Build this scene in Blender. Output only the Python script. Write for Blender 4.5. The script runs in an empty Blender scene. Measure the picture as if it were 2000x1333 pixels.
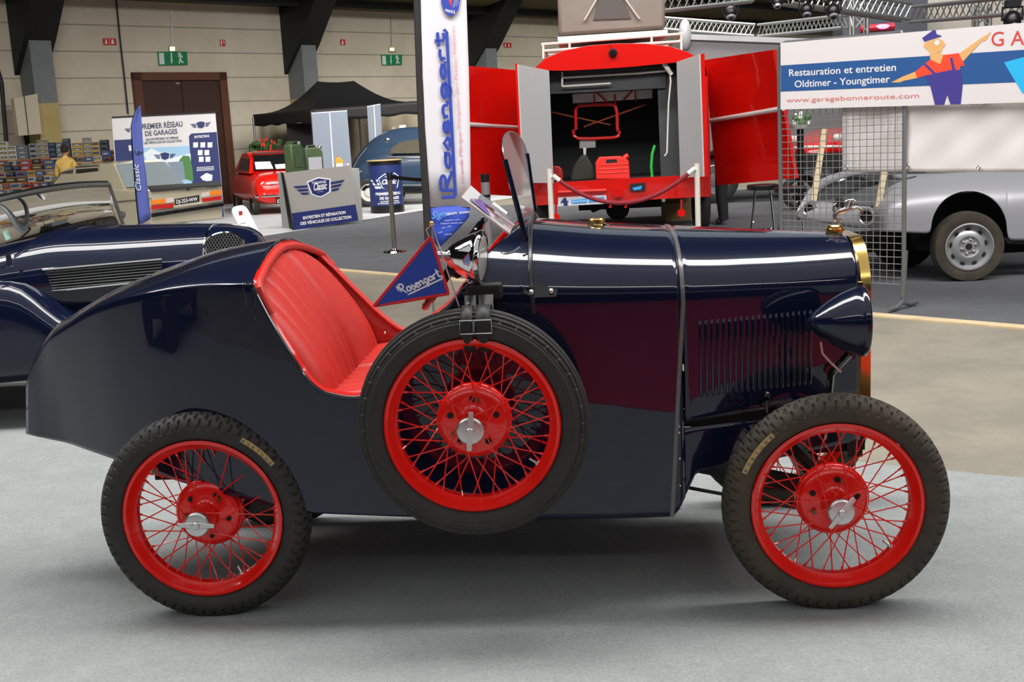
import bpy, math, random
from mathutils import Vector as V, Matrix
from math import sin, cos, pi, radians, sqrt, atan2
random.seed(7)
S = bpy.context.scene
COL = S.collection
# ---------------------------------------------------------------- camera
FPX, PITCH, ROLL, YAW, CH = 2241.2, .1798, -.0515, -.0671, 1.5119
CPOS = V((0, 0, CH))
_cp, _sp, _cy, _sy = cos(PITCH), sin(PITCH), cos(YAW), sin(YAW)
FW = V((_sy*_cp, _cy*_cp, -_sp)); _R0 = V((_cy, -_sy, 0)); _U0 = _R0.cross(FW)
CR = _R0*cos(ROLL)+_U0*sin(ROLL); CU = -_R0*sin(ROLL)+_U0*cos(ROLL)
cd = bpy.data.cameras.new('camera'); cam = bpy.data.objects.new('camera', cd); COL.objects.link(cam)
cam.matrix_world = Matrix(((CR.x, CU.x, -FW.x, 0), (CR.y, CU.y, -FW.y, 0), (CR.z, CU.z, -FW.z, CH), (0, 0, 0, 1)))
cd.sensor_width = 36; cd.lens = FPX/2000*36; cd.clip_end = 200
S.camera = cam
# ---------------------------------------------------------------- light
S.view_settings.view_transform = 'Standard'; S.view_settings.look = 'None'
S.view_settings.gamma = 1; S.view_settings.use_curve_mapping = False
S.view_settings.exposure = 0.0
wd = bpy.data.worlds.new('world'); S.world = wd; wd.use_nodes = True
wd.node_tree.nodes['Background'].inputs[0].default_value = (.80, .90, 1, 1)
wd.node_tree.nodes['Background'].inputs[1].default_value = .38
def area(name, loc, sx, sy, e, col=(1, 1, 1), rot=(0, 0, 0)):
    l = bpy.data.lights.new(name, 'AREA'); l.shape = 'RECTANGLE'; l.size = sx; l.size_y = sy; l.energy = e; l.color = col
    o = bpy.data.objects.new(name, l); COL.objects.link(o); o.location = loc; o.rotation_euler = rot
    return o
area('skylight_strip', (0, 4.9, 7.5), 20, 1.7, 1750, (1, .99, .97))
area('skylight_strip', (0, -7.5, 7.6), 34, .5, 700, (1, .98, .95))
area('added_front_fill', (0, -4, 8.4), 30, 14, 700, (.97, .98, 1))  # added soft fill for general light at the front, no real skylight
for y_, x_, e_ in ((6.5, 2, 420), (13, -1, 950), (20, -4, 1600), (24, 8, 900)):   # added fill lights brightening the background, not fittings of the hall
    l_ = area('added_back_fill', (x_, y_, 7.6), 18, .6, e_, (1, .97, .92), (radians(48), 0, 0)); l_.data.spread = radians(130)
# ---------------------------------------------------------------- photo pixel -> point of a known plane
def ray(x, y): return FW*FPX+CR*(x-1000)-CU*(y-666.5)
def onY(x, y, Y): d = ray(x, y); return CPOS+d*(Y/d.y)
def onZ(x, y, Z=0.0): d = ray(x, y); return CPOS+d*((Z-CH)/d.z)
def onX(x, y, X): d = ray(x, y); return CPOS+d*(X/d.x)
def onP(x, y, p, n): d = ray(x, y); return CPOS+d*((V(p)-CPOS).dot(n)/d.dot(n))
class Plane:
    """vertical plane through p with heading az (degrees of its rightward direction)"""
    def __init__(s, p, az):
        a = radians(az); s.p = V(p); s.r = V((cos(a), sin(a), 0)); s.u = V((0, 0, 1)); s.n = s.r.cross(s.u)
        if (CPOS-s.p).dot(s.n) < 0: s.n = -s.n
    def __call__(s, x, y, off=0.0):
        q = s.p+s.n*off
        return onP(x, y, q, s.n)
    def at(s, a, z, off=0.0): return s.p+s.r*a+s.u*(z-s.p.z)+s.n*off
# ---------------------------------------------------------------- materials
def lin(c): 
    c = c/255.0
    return c/12.92 if c <= .04045 else ((c+.055)/1.055)**2.4
def rgb(r, g, b): return (lin(r), lin(g), lin(b), 1)
MATS = {}
def mat(name, col, rough=.5, metal=0, coat=0, noise=0, nscale=20, bump=0, bscale=200, trans=0, emit=None, es=0, alpha=1, col2=None, spec=.5, ior=1.45, crough=.03, sheen=0):
    if name in MATS: return MATS[name]
    m = bpy.data.materials.new(name); m.use_nodes = True; nt = m.node_tree; b = nt.nodes['Principled BSDF']
    I = b.inputs
    I['Base Color'].default_value = col; I['Roughness'].default_value = rough; I['Metallic'].default_value = metal
    I['Coat Weight'].default_value = coat; I['Coat Roughness'].default_value = crough; I['Transmission Weight'].default_value = trans
    I['Alpha'].default_value = alpha; I['Specular IOR Level'].default_value = spec; I['IOR'].default_value = ior
    if sheen: I['Sheen Weight'].default_value = sheen
    if emit: I['Emission Color'].default_value = emit; I['Emission Strength'].default_value = es
    if noise or bump: tc = nt.nodes.new('ShaderNodeTexCoord')
    if noise:
        n = nt.nodes.new('ShaderNodeTexNoise'); n.inputs['Scale'].default_value = nscale; n.inputs['Detail'].default_value = 6
        n.inputs['Roughness'].default_value = .65
        nt.links.new(tc.outputs['Object'], n.inputs['Vector'])
        r = nt.nodes.new('ShaderNodeValToRGB'); r.color_ramp.elements[0].position = .3; r.color_ramp.elements[1].position = .7
        c2 = col2 or tuple(c*(1+noise) for c in col[:3])+(1,)
        r.color_ramp.elements[0].color = tuple(c*(1-noise) for c in col[:3])+(1,) if not col2 else col
        r.color_ramp.elements[1].color = c2
        nt.links.new(n.outputs['Fac'], r.inputs['Fac']); nt.links.new(r.outputs['Color'], I['Base Color'])
    if bump:
        n2 = nt.nodes.new('ShaderNodeTexNoise'); n2.inputs['Scale'].default_value = bscale; n2.inputs['Detail'].default_value = 3
        nt.links.new(tc.outputs['Object'], n2.inputs['Vector'])
        bp = nt.nodes.new('ShaderNodeBump'); bp.inputs['Strength'].default_value = bump; bp.inputs['Distance'].default_value = .01
        nt.links.new(n2.outputs['Fac'], bp.inputs['Height']); nt.links.new(bp.outputs['Normal'], I['Normal'])
    MATS[name] = m
    return m
NAVY = mat('navy_paint', rgb(11, 18, 42), .3, 0, 1.0, crough=.01, spec=.1)
NAVY2 = mat('navy_paint_second_car', rgb(11, 18, 42), .3, 0, 1.0, crough=.01, spec=.1)
RED = mat('red_enamel', rgb(232, 26, 16), .25, 0, .6)
LEATH = mat('red_leather', rgb(196, 50, 42), .42, noise=.05, nscale=30, bump=.15, bscale=400)
RUB = mat('tyre_rubber', rgb(44, 43, 41), .62, noise=.25, nscale=14, bump=.1, bscale=300)
RUBD = mat('dusty_tyre_rubber', rgb(50, 47, 42), .75, noise=.35, nscale=9, col2=rgb(74, 65, 53))
BLK = mat('black_satin', rgb(16, 16, 18), .35)
BLKG = mat('black_gloss', rgb(10, 10, 12), .12, 0, .8)
MATT = mat('matt_black', rgb(20, 20, 20), .8)
CHR = mat('chrome', (.78, .78, .78, 1), .06, 1)
ALU = mat('brushed_aluminium', (.62, .62, .62, 1), .32, 1)
BRASS = mat('brass', (.83, .55, .16, 1), .2, 1)
STEEL = mat('grey_steel', rgb(140, 140, 142), .35, .8)
GLASS = mat('clear_glass', (1, 1, 1, 1), .02, trans=1, ior=1.1)
TGLASS = mat('tinted_car_glass', rgb(22, 26, 28), .04, 0, .6)
WHITE = mat('white_plastic', rgb(226, 222, 222), .5)
OFFW = mat('offwhite_paint', rgb(206, 203, 196), .45)
# ---------------------------------------------------------------- mesh builder
SPLIT = {'louvre', 'valance', 'radius_arm', 'bolt', 'screw', 'lamp_hole', 'lamp_ring', 'wheel_nut', 'wheel_opening', 'hub_hole', 'stud', 'door_handle', 'eyelet', 'trim_stud', 'bonnet_hinge', 'cockpit_edge', 'cockpit_piping', 'headrest_roll', 'side_trim', 'chrome_trim', 'vent_trim', 'vent_slat', 'door_pillar', 'luggage_strap', 'tow_hook', 'black_band', 'ceiling_pipe', 'body_rib', 'rope_ferrule', 'windscreen_post', 'trim_line', 'plate_stripe', 'headlamp', 'wheel_spoke', 'floor_pan', 'flap_strap', 'foot', 'tie', 'rope_strand', 'fabric_fold', 'label_card', 'icon_tile'}
class MB:
    def __init__(s): s.v = []; s.f = []
    def add(s, vs, fs):
        b = len(s.v); s.v += [V(p) for p in vs]; s.f += [tuple(i+b for i in f) for f in fs]; return s
    def quad(s, *p): return s.add(p, [tuple(range(len(p)))])
    def prism(s, pts, vec):
        n = len(pts); vec = V(vec); pts = [V(p) for p in pts]
        return s.add(pts+[p+vec for p in pts], [tuple(range(n))[::-1], tuple(range(n, 2*n))]+[(i, (i+1) % n, n+(i+1) % n, n+i) for i in range(n)])
    def box(s, c, size, rz=0, M=None):
        x, y, z = [k/2 for k in size]; c = V(c)
        R = M or Matrix.Rotation(rz, 3, 'Z')
        vs = [c+R@V((a, b, d)) for a in (-x, x) for b in (-y, y) for d in (-z, z)]
        return s.add(vs, [(0, 1, 3, 2), (4, 6, 7, 5), (0, 4, 5, 1), (2, 3, 7, 6), (0, 2, 6, 4), (1, 5, 7, 3)])
    def frame(s, ax):
        ax = V(ax).normalized(); h = V((0, 0, 1)) if abs(ax.z) < .9 else V((1, 0, 0))
        a = ax.cross(h).normalized(); return a, ax.cross(a).normalized(), ax
    def cyl(s, p0, p1, r0, r1=None, n=16, caps=True):
        r1 = r0 if r1 is None else r1; p0, p1 = V(p0), V(p1); a, b, _ = s.frame(p1-p0)
        vs = [p0+(a*cos(t)+b*sin(t))*r0 for t in [2*pi*i/n for i in range(n)]]+[p1+(a*cos(t)+b*sin(t))*r1 for t in [2*pi*i/n for i in range(n)]]
        fs = [(i, (i+1) % n, n+(i+1) % n, n+i) for i in range(n)]
        if caps: fs += [tuple(range(n))[::-1], tuple(range(n, 2*n))]
        return s.add(vs, fs)
    def tube(s, path, r, n=8, closed=False, caps=True, flat=1.0, flatdir=None):
        path = [V(p) for p in path]; m = len(path); vs = []; prev = None
        for i in range(m):
            if closed: d = path[(i+1) % m]-path[i-1]
            else: d = path[min(i+1, m-1)]-path[max(i-1, 0)]
            d = d.normalized() if d.length > 1e-9 else V((0, 0, 1))
            if flatdir is not None:
                b = V(flatdir); b = (b-d*b.dot(d)).normalized(); a = d.cross(b)
            elif prev is None: a, b, _ = s.frame(d)
            else:
                a = (prev-d*prev.dot(d)).normalized(); b = d.cross(a)
            prev = a; rr = r[i] if isinstance(r, (list, tuple)) else r
            vs += [path[i]+a*cos(2*pi*k/n)*rr+b*sin(2*pi*k/n)*rr*flat for k in range(n)]
        fs = []
        for i in range(m if closed else m-1):
            j = (i+1) % m
            fs += [(i*n+k, i*n+(k+1) % n, j*n+(k+1) % n, j*n+k) for k in range(n)]
        if not closed and caps: fs += [tuple(range(n))[::-1], tuple(range((m-1)*n, m*n))]
        return s.add(vs, fs)
    def lathe(s, prof, c, axis=(0, 0, 1), n=32, cap=False):
        a, b, ax = s.frame(axis); c = V(c); m = len(prof)
        vs = [c+(a*cos(2*pi*i/n)+b*sin(2*pi*i/n))*r+ax*h for i in range(n) for r, h in prof]
        fs = [(i*m+j, ((i+1) % n)*m+j, ((i+1) % n)*m+j+1, i*m+j+1) for i in range(n) for j in range(m-1)]
        if cap: fs += [tuple(i*m for i in range(n)), tuple(i*m+m-1 for i in range(n))[::-1]]
        return s.add(vs, fs)
    def grid(s, rows, cu=False, cv=False):
        m, n = len(rows), len(rows[0]); vs = [p for r in rows for p in r]; fs = []
        for i in range(m if cu else m-1):
            for j in range(n if cv else n-1):
                fs.append((i*n+j, i*n+(j+1) % n, ((i+1) % m)*n+(j+1) % n, ((i+1) % m)*n+j))
        return s.add(vs, fs)
    def ell(s, c, r, n=16, m=10, M=None):
        c = V(c); R = M or Matrix.Identity(3); rx, ry, rz = (r, r, r) if not isinstance(r, (tuple, list)) else r
        rows = [[c+R@V((rx*sin(pi*i/m)*cos(2*pi*j/n), ry*sin(pi*i/m)*sin(2*pi*j/n), rz*cos(pi*i/m))) for j in range(n)] for i in range(m+1)]
        return s.grid(rows, cv=True)
    def build(s, name, m, parent=None, local=False, ang=35, solid=0, sub=0, weld=True, bevel=0, **tags):
        if name in SPLIT and parent is not None and not getattr(s, 'piece', False):
            ids = {}; root = list(range(len(s.v)))
            def find(i):
                while root[i] != i: root[i] = root[root[i]]; i = root[i]
                return i
            key = {}
            for i, p in enumerate(s.v):
                k = (round(p.x, 5), round(p.y, 5), round(p.z, 5))
                if k in key: root[find(i)] = find(key[k])
                else: key[k] = i
            for f in s.f:
                for i in f[1:]: root[find(i)] = find(f[0])
            groups = {}
            for f in s.f: groups.setdefault(find(f[0]), []).append(f)
            if len(groups) > 1:
                first = None
                for g in groups.values():
                    q = MB(); q.piece = True; mp = {}
                    for f in g:
                        for i in f:
                            if i not in mp: mp[i] = len(q.v); q.v.append(s.v[i])
                        q.f.append(tuple(mp[i] for i in f))
                    o = q.build(name, m, parent, local, ang, solid, sub, weld, bevel, **tags); first = first or o
                return first
        vs = s.v
        me = bpy.data.meshes.new(name); o = bpy.data.objects.new(name, me)
        if parent is not None:
            o.parent = parent
            if not local:
                W = Matrix.Identity(4); p = parent
                while p is not None: W = p.matrix_basis @ W; p = p.parent
                W = W.inverted(); vs = [W@p for p in vs]
        elif not local:
            xs = [p.x for p in vs]; ys = [p.y for p in vs]; z0 = min(p.z for p in vs)
            c = V(((min(xs)+max(xs))/2, (min(ys)+max(ys))/2, z0)); vs = [p-c for p in vs]; o.location = c
        me.from_pydata([tuple(p) for p in vs], [], s.f); 
        import bmesh
        bm = bmesh.new(); bm.from_mesh(me)
        if weld: bmesh.ops.remove_doubles(bm, verts=bm.verts, dist=1e-5)
        bmesh.ops.recalc_face_normals(bm, faces=bm.faces); bm.to_mesh(me); bm.free()
        for pl in me.polygons: pl.use_smooth = True
        me.set_sharp_from_angle(angle=radians(ang))
        me.materials.append(m); COL.objects.link(o)
        if bevel: md = o.modifiers.new('bevel', 'BEVEL'); md.width = bevel; md.segments = 2; md.limit_method = 'ANGLE'
        if sub: md = o.modifiers.new('sub', 'SUBSURF'); md.levels = sub; md.render_levels = sub
        if solid: md = o.modifiers.new('solid', 'SOLIDIFY'); md.thickness = abs(solid); md.offset = -1 if solid > 0 else 1
        for k, v in tags.items(): o[k] = v
        return o
def tag(o, label, cat, group=None, kind=None):
    if label: o['label'] = label
    if cat: o['category'] = cat
    if group: o['group'] = group
    if kind: o['kind'] = kind
    return o
def thing(name, label, cat, loc=(0, 0, 0), rz=0, group=None):
    o = bpy.data.objects.new(name, None); COL.objects.link(o); o.location = loc; o.rotation_euler = (0, 0, rz); o.empty_display_size = .1
    return tag(o, label, cat, group)
def copy_tree(o, parent=None):
    c = o.copy(); COL.objects.link(c); c.parent = parent
    for ch in [k for k in bpy.data.objects if k.parent == o]: copy_tree(ch, c)
    return c
def struct(mb, name, m, **k):
    o = mb.build(name, m, **k); o['kind'] = 'structure'; return o
def text_mb(mb, s, o, r, u, h, width=None, shear=0, ext=0.0, align='L', space=1.0, bold=0, cap=True):
    """lettering s laid out as real outlines from point o along r, with letter height h"""
    cu = bpy.data.curves.new('t', 'FONT'); cu.body = s; cu.size = 1; cu.shear = shear; cu.resolution_u = 3
    cu.space_character = space; cu.offset = bold
    ob = bpy.data.objects.new('t', cu); COL.objects.link(ob)
    me = bpy.data.meshes.new_from_object(ob)
    bpy.data.objects.remove(ob)
    if not me.vertices: return
    xs = [v.co.x for v in me.vertices]; x0, x1 = min(xs), max(xs)
    sy_ = h/.73; sx_ = (width/(x1-x0)) if width else sy_
    n = r.cross(u).normalized()
    off = 0 if align == 'L' else -(x1-x0)/2*sx_
    mb.add([o+r*((v.co.x-x0)*sx_+off)+u*(v.co.y*sy_)+n*0 for v in me.vertices], [tuple(p.vertices) for p in me.polygons])
    bpy.data.meshes.remove(me); bpy.data.curves.remove(cu)
def text_px(mb, s, P, bl, br, hpx, off=.004, **k):
    a = P(bl[0], bl[1], off); b = P(br[0], br[1], off); c = P(bl[0], bl[1]-hpx, off)
    r = (b-a); w = r.length; text_mb(mb, s, a, r.normalized(), P.u, abs(c.z-a.z), width=w, **k)
def interp(x, kn, smooth=True):
    if x <= kn[0][0]: return kn[0][1]
    if x >= kn[-1][0]: return kn[-1][1]
    for i in range(len(kn)-1):
        if kn[i][0] <= x <= kn[i+1][0]: break
    x0, y0 = kn[i]; x1, y1 = kn[i+1]; h = x1-x0; t = (x-x0)/h; d = (y1-y0)/h
    if not smooth: return y0+t*(y1-y0)
    dm = (y0-kn[i-1][1])/(x0-kn[i-1][0]) if i > 0 else d
    dp = (kn[i+2][1]-y1)/(kn[i+2][0]-x1) if i+2 < len(kn) else d
    m0 = 0 if dm*d <= 0 else 2*dm*d/(dm+d); m1 = 0 if dp*d <= 0 else 2*dp*d/(dp+d)
    if i == 0: m0 = d
    if i+2 >= len(kn): m1 = d
    return y0*(2*t**3-3*t*t+1)+h*m0*(t**3-2*t*t+t)+y1*(-2*t**3+3*t*t)+h*m1*(t**3-t*t)
# ================================================================ the hall
def floor_mat(name, c1, c2, sc, rough, fine=0, fs=300, bump=0, mixs=1.0):
    m = bpy.data.materials.new(name); m.use_nodes = True; nt = m.node_tree; b = nt.nodes['Principled BSDF']
    tc = nt.nodes.new('ShaderNodeTexCoord'); n = nt.nodes.new('ShaderNodeTexNoise'); n.inputs['Scale'].default_value = sc; n.inputs['Detail'].default_value = 8; n.inputs['Roughness'].default_value = .7
    nt.links.new(tc.outputs['Object'], n.inputs['Vector'])
    r = nt.nodes.new('ShaderNodeValToRGB'); r.color_ramp.elements[0].color = c1; r.color_ramp.elements[1].color = c2
    r.color_ramp.elements[0].position = .32; r.color_ramp.elements[1].position = .68
    nt.links.new(n.outputs['Fac'], r.inputs['Fac'])
    out = r.outputs['Color']
    if fine:
        n2 = nt.nodes.new('ShaderNodeTexNoise'); n2.inputs['Scale'].default_value = fs; n2.inputs['Detail'].default_value = 4; n2.inputs['Roughness'].default_value = .8
        nt.links.new(tc.outputs['Object'], n2.inputs['Vector'])
        mr = nt.nodes.new('ShaderNodeMapRange'); mr.inputs[1].default_value = .3; mr.inputs[2].default_value = .7; mr.inputs[3].default_value = 1-fine; mr.inputs[4].default_value = 1+fine
        nt.links.new(n2.outputs['Fac'], mr.inputs[0])
        mx = nt.nodes.new('ShaderNodeVectorMath'); mx.operation = 'SCALE'
        nt.links.new(out, mx.inputs[0]); nt.links.new(mr.outputs[0], mx.inputs['Scale']); out = mx.outputs[0]
        if bump:
            bp = nt.nodes.new('ShaderNodeBump'); bp.inputs['Strength'].default_value = bump; bp.inputs['Distance'].default_value = .004
            nt.links.new(n2.outputs['Fac'], bp.inputs['Height']); nt.links.new(bp.outputs['Normal'], b.inputs['Normal'])
    nt.links.new(out, b.inputs['Base Color']); b.inputs['Roughness'].default_value = rough
    return m
CONC = floor_mat('worn_concrete', rgb(122, 116, 104), rgb(146, 139, 125), 2.2, .55, .10, 60)
LCARP = floor_mat('light_grey_carpet', rgb(139, 143, 142), rgb(150, 154, 153), 6, .95, .24, 120, .7)
DCARP = floor_mat('dark_grey_carpet', rgb(78, 79, 83), rgb(90, 91, 95), 2.0, .95, .10, 200, .3)
MCARP = floor_mat('pale_stand_carpet', rgb(176, 178, 180), rgb(196, 197, 198), 3, .9, .05, 120)
RCARP = floor_mat('red_carpet', rgb(165, 16, 22), rgb(185, 20, 26), 3, .9, .08, 150)
def slab(name, pts, m, z, t=.004):
    mb = MB(); mb.prism([V((p[0], p[1], z-t)) for p in pts], (0, 0, t)); return struct(mb, name, m)
struct(MB().box((0, 10, -.05), (90, 100, .1)), 'floor', CONC)
A0 = V((-2.76, 13.21)); A1 = V((2.99, 7.95)); sd = (A1-A0).normalized(); sn = V((sd.y, -sd.x))
if sn.y < 0: sn = -sn
P2 = lambda a, b: A0+sd*a+sn*b
slab('trim_1', [P2(-14, 0), P2(22, 0), P2(22, .13), P2(-14, .13)], mat('wood_strip', rgb(196, 170, 132), .55, noise=.2, nscale=6, col2=rgb(216, 196, 160)), .012, .012)
dk = slab('floor_dark_carpet', [P2(-16, .13), P2(26, .13), P2(26, 30), P2(6, 30), V((-3.36, 23.85)), V((-5.38, 19.05)), P2(-16, 3.6)], DCARP, .005)
mk = slab('floor_stand_carpet', [V((-3.36, 23.85)), V((-5.38, 19.05)), V((-9.0, 10.5)), V((-22, 18)), V((-16, 34)), V((-4, 35)), V((-.5, 29))], MCARP, .006)
lk = slab('floor_light_carpet', [V((1.21+.17, 4.93-.09)), V((1.21-.55*8.5, 4.93+.29*8.5)), V((-14, 9.5)), V((-14, -.1)), V((6, -.1)), V((6, 2.6))], LCARP, .008)
rk = slab('floor_red_carpet', [V((-.75, -.05)), V((-.35, .35)), V((.15, 1.15)), V((1.2, 1.75)), V((14, 2.2)), V((14, -12)), V((-.75, -12))], RCARP, .012)
# back wall: big precast panels
WP = Plane((-10, 30, 0), 47.6); WN = WP.n
def wall_material():
    m = bpy.data.materials.new('precast_panels'); m.use_nodes = True; nt = m.node_tree; b = nt.nodes['Principled BSDF']
    tc = nt.nodes.new('ShaderNodeTexCoord'); sx = nt.nodes.new('ShaderNodeSeparateXYZ'); nt.links.new(tc.outputs['Object'], sx.inputs[0])
    n = nt.nodes.new('ShaderNodeTexNoise'); n.inputs['Scale'].default_value = .55; n.inputs['Detail'].default_value = 7; n.inputs['Roughness'].default_value = .65
    nt.links.new(tc.outputs['Object'], n.inputs['Vector'])
    r = nt.nodes.new('ShaderNodeValToRGB'); r.color_ramp.elements[0].color = rgb(186, 176, 156); r.color_ramp.elements[1].color = rgb(212, 203, 186)
    r.color_ramp.elements[0].position = .3; r.color_ramp.elements[1].position = .7
    nt.links.new(n.outputs['Fac'], r.inputs['Fac'])
    def joint(sock, per, w, off):
        a = nt.nodes.new('ShaderNodeMath'); a.operation = 'ADD'; a.inputs[1].default_value = off+100*per; nt.links.new(sock, a.inputs[0])
        md = nt.nodes.new('ShaderNodeMath'); md.operation = 'MODULO'; md.inputs[1].default_value = per; nt.links.new(a.outputs[0], md.inputs[0])
        l = nt.nodes.new('ShaderNodeMath'); l.operation = 'LESS_THAN'; l.inputs[1].default_value = w; nt.links.new(md.outputs[0], l.inputs[0]); return l.outputs[0]
    j1 = joint(sx.outputs['Z'], .63, .03, .465); j2 = joint(sx.outputs['X'], 5.5, .03, 1.84)
    mx = nt.nodes.new('ShaderNodeMath'); mx.operation = 'MAXIMUM'; nt.links.new(j1, mx.inputs[0]); nt.links.new(j2, mx.inputs[1])
    sc = nt.nodes.new('ShaderNodeMath'); sc.operation = 'MULTIPLY_ADD'; sc.inputs[1].default_value = -.5; sc.inputs[2].default_value = 1; nt.links.new(mx.outputs[0], sc.inputs[0])
    vm = nt.nodes.new('ShaderNodeVectorMath'); vm.operation = 'SCALE'; nt.links.new(r.outputs['Color'], vm.inputs[0]); nt.links.new(sc.outputs[0], vm.inputs['Scale'])
    nt.links.new(vm.outputs[0], b.inputs['Base Color']); b.inputs['Roughness'].default_value = .8
    return m
WALLM = wall_material()
mb = MB(); mb.box((40, .2, 2.625), (120, .4, 5.25))
wo = mb.build('wall_back', WALLM, local=True); wo.location = WP.p; wo.rotation_euler = (0, 0, radians(47.6)); wo['kind'] = 'structure'
def wallv(a, z, off=0): return WP.at(a, z, off)
# far right wall (the hall's other bay) and the dark wall behind the photographer
w2 = MB().box((26, 34, 3.5), (.4, 40, 7)); struct(w2, 'wall_right', mat('beige_wall', rgb(150, 142, 126), .85, noise=.1, nscale=1))
struct(MB().box((0, -24, 3.5), (70, .4, 7)), 'wall_front', mat('dark_wall', rgb(48, 46, 46), .9))
struct(MB().box((-30, 0, 3.5), (.4, 60, 7)), 'wall_left', mat('dark_wall2', rgb(70, 68, 66), .9))
# roof: dark beams and olive sheeting, sloping up from the wall
ROOF = mat('olive_roof_sheets', rgb(96, 88, 62), .9, noise=.15, nscale=1)
DKS = mat('dark_steel', rgb(24, 25, 27), .6)
mb = MB()
def roofp(a, d): return wallv(a, 5.2+.16*d, d)   # d metres into the hall from the wall
mb.prism([roofp(-18, 0), roofp(70, 0), roofp(70, 9.5), roofp(-18, 9.5)], (0, 0, .15))
struct(mb, 'ceiling', ROOF)
mb = MB(); mb.prism([V((-40, -24, 8.9)), V((40, -24, 8.9)), V((40, 22, 8.9)), V((-40, 22, 8.9))], (0, 0, .15))
struct(mb, 'ceiling_front', mat('dark_roof', rgb(40, 40, 42), .9))
mb = MB()
for k in range(5): 
    d = .9+k*2.1
    mb.prism([roofp(-18, d)-V((0, 0, .22)), roofp(70, d)-V((0, 0, .22)), roofp(70, d)+V((0, 0, -.02)), roofp(-18, d)+V((0, 0, -.02))], WN*.12)
struct(mb, 'trim_2', DKS)
# portal frames: pillar + dark haunch rising into the hall
PG = mat('grey_pillar_paint', rgb(112, 118, 120), .7, noise=.08, nscale=3); PY = mat('ochre_pillar_paint', rgb(170, 152, 100), .7, noise=.1, nscale=2)
def portal(xl, xr, d, zt, lab, ya=0):
    al, ar = [(WP(x, 120, d)-WP.p).dot(WP.r) for x in (xl, xr)]; a = (al+ar)/2; w = ar-al
    t = thing('portal_frame', lab, 'pillar', WP.at(a, 0, 0)); 
    b = [WP.at(a-w/2, 2.72, 0), WP.at(a+w/2, 2.72, 0), WP.at(a+w/2, 2.72, d), WP.at(a-w/2, 2.72, d)]
    m1 = MB(); m1.prism(b, (0, 0, zt-2.72)); m1.build('pillar', PG, t)
    b0 = [p-V((0, 0, 2.72)) for p in b]; m1 = MB(); m1.prism(b0, (0, 0, 2.72)); m1.build('pillar_base', PY, t)
    m1 = MB(); pts = [WP.at(a-w/2-.12, 3.4, .0), WP.at(a-w/2-.12, zt, d+.02), WP.at(a-w/2-.12, zt+3.0, d+2.6), WP.at(a-w/2-.12, zt+4.2, 6), WP.at(a-w/2-.12, zt+4.2, 0)]
    m1.prism(pts, WP.r*(w+.24)); m1.build('haunch', DKS, t)
    return t
portal(61, 104, .75, 4.15, 'grey and ochre pillar carrying a black roof haunch, beside the metal cabinet')
portal(591, 619, .75, 4.15, 'grey pillar carrying a black roof haunch, rising behind the black marquee')
portal(950, 971, .75, 4.15, 'grey pillar with black roof haunch just left of the red van roof')
# wall fittings
t = thing('door_1', None, None, WP.at(.6, 0, .02)); t['kind'] = 'structure'; del_ = None
DB = mat('brown_door', rgb(62, 36, 28), .5); DF = mat('brown_frame', rgb(92, 54, 36), .5)
a0, a1, dt = -1.66, .98, 3.46
m1 = MB(); 
for p, q in (((a0, 0), (a0+.22, dt)), ((a1-.22, 0), (a1, dt)), ((a0, dt-.2), (a1, dt))):
    m1.prism([WP.at(p[0], p[1], 0), WP.at(q[0], p[1], 0), WP.at(q[0], q[1], 0), WP.at(p[0], q[1], 0)], WN*.12)
m1.build('door_frame', DF, t)
for x0, x1 in ((a0+.22, -.34), (-.32, a1-.22)):
    m1 = MB(); m1.prism([WP.at(x0, 0, 0), WP.at(x1, 0, 0), WP.at(x1, dt-.2, 0), WP.at(x0, dt-.2, 0)], WN*.05); m1.build('door_leaf', DB, t)
m1 = MB(); m1.prism([WP.at(-.5, dt-.3, .05), WP.at(-.38, dt-.3, .05), WP.at(-.38, dt-.26, .05), WP.at(-.5, dt-.26, .05)], WN*.04); m1.build('door_closer', ALU, t)
GRN = mat('exit_green', rgb(20, 128, 78), .5); SW = mat('sign_white', rgb(214, 222, 220), .5); SR = mat('sign_red', rgb(196, 44, 38), .5)
def wpoly(mb, pts, off, th=.01): mb.prism([WP(x, y, off) for x, y in pts], WN*th)
def runner(mb, x, y, s, off):
    sh = lambda L: [(x+a*s, y+b*s) for a, b in L]
    mb.ell(WP(x+1.5*s, y+1.2*s, off+.01), .045, 10, 6)
    for L in ([(0.2, 3), (1, 2), (3.6, 2.2), (4.4, 3.6), (4, 4), (3, 3), (2.8, 5), (1.4, 4.6), (1.8, 3), (1.1, 2.9), (.6, 3.8)],
              [(1.6, 4.6), (2.8, 5), (3.6, 7.2), (5.0, 7.6), (4.9, 8.6), (2.9, 8.3), (2.2, 6.6), (1.6, 9.4), (.8, 9.2), (1.2, 6.4)]):
        wpoly(mb, sh(L), off)
def exit_sign(c, lab):
    t = thing('exit_sign', lab, 'sign', WP((c[0][0]+c[1][0])/2, c[2][1], .02)); m1 = MB(); wpoly(m1, c, .02, .03); m1.build('sign_board', GRN, t)
    x0, y0 = c[0]; w = c[1][0]-c[0][0]; h = c[3][1]-c[0][1]; m1 = MB()
    wpoly(m1, [(x0+w*.05, y0+h*.1), (x0+w*.22, y0+h*.1), (x0+w*.25, y0+h*.92), (x0+w*.08, y0+h*.92)], .052)
    wpoly(m1, [(x0+w*.45, y0+h*.08), (x0+w*.50, y0+h*.08), (x0+w*.51, y0+h*.6), (x0+w*.53, y0+h*.62), (x0+w*.49, y0+h*.9), (x0+w*.45, y0+h*.62), (x0+w*.47, y0+h*.6)], .052)
    runner(m1, x0+w*.70, y0+h*.08, h*.085, .052); m1.build('pictogram', SW, t)
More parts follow.
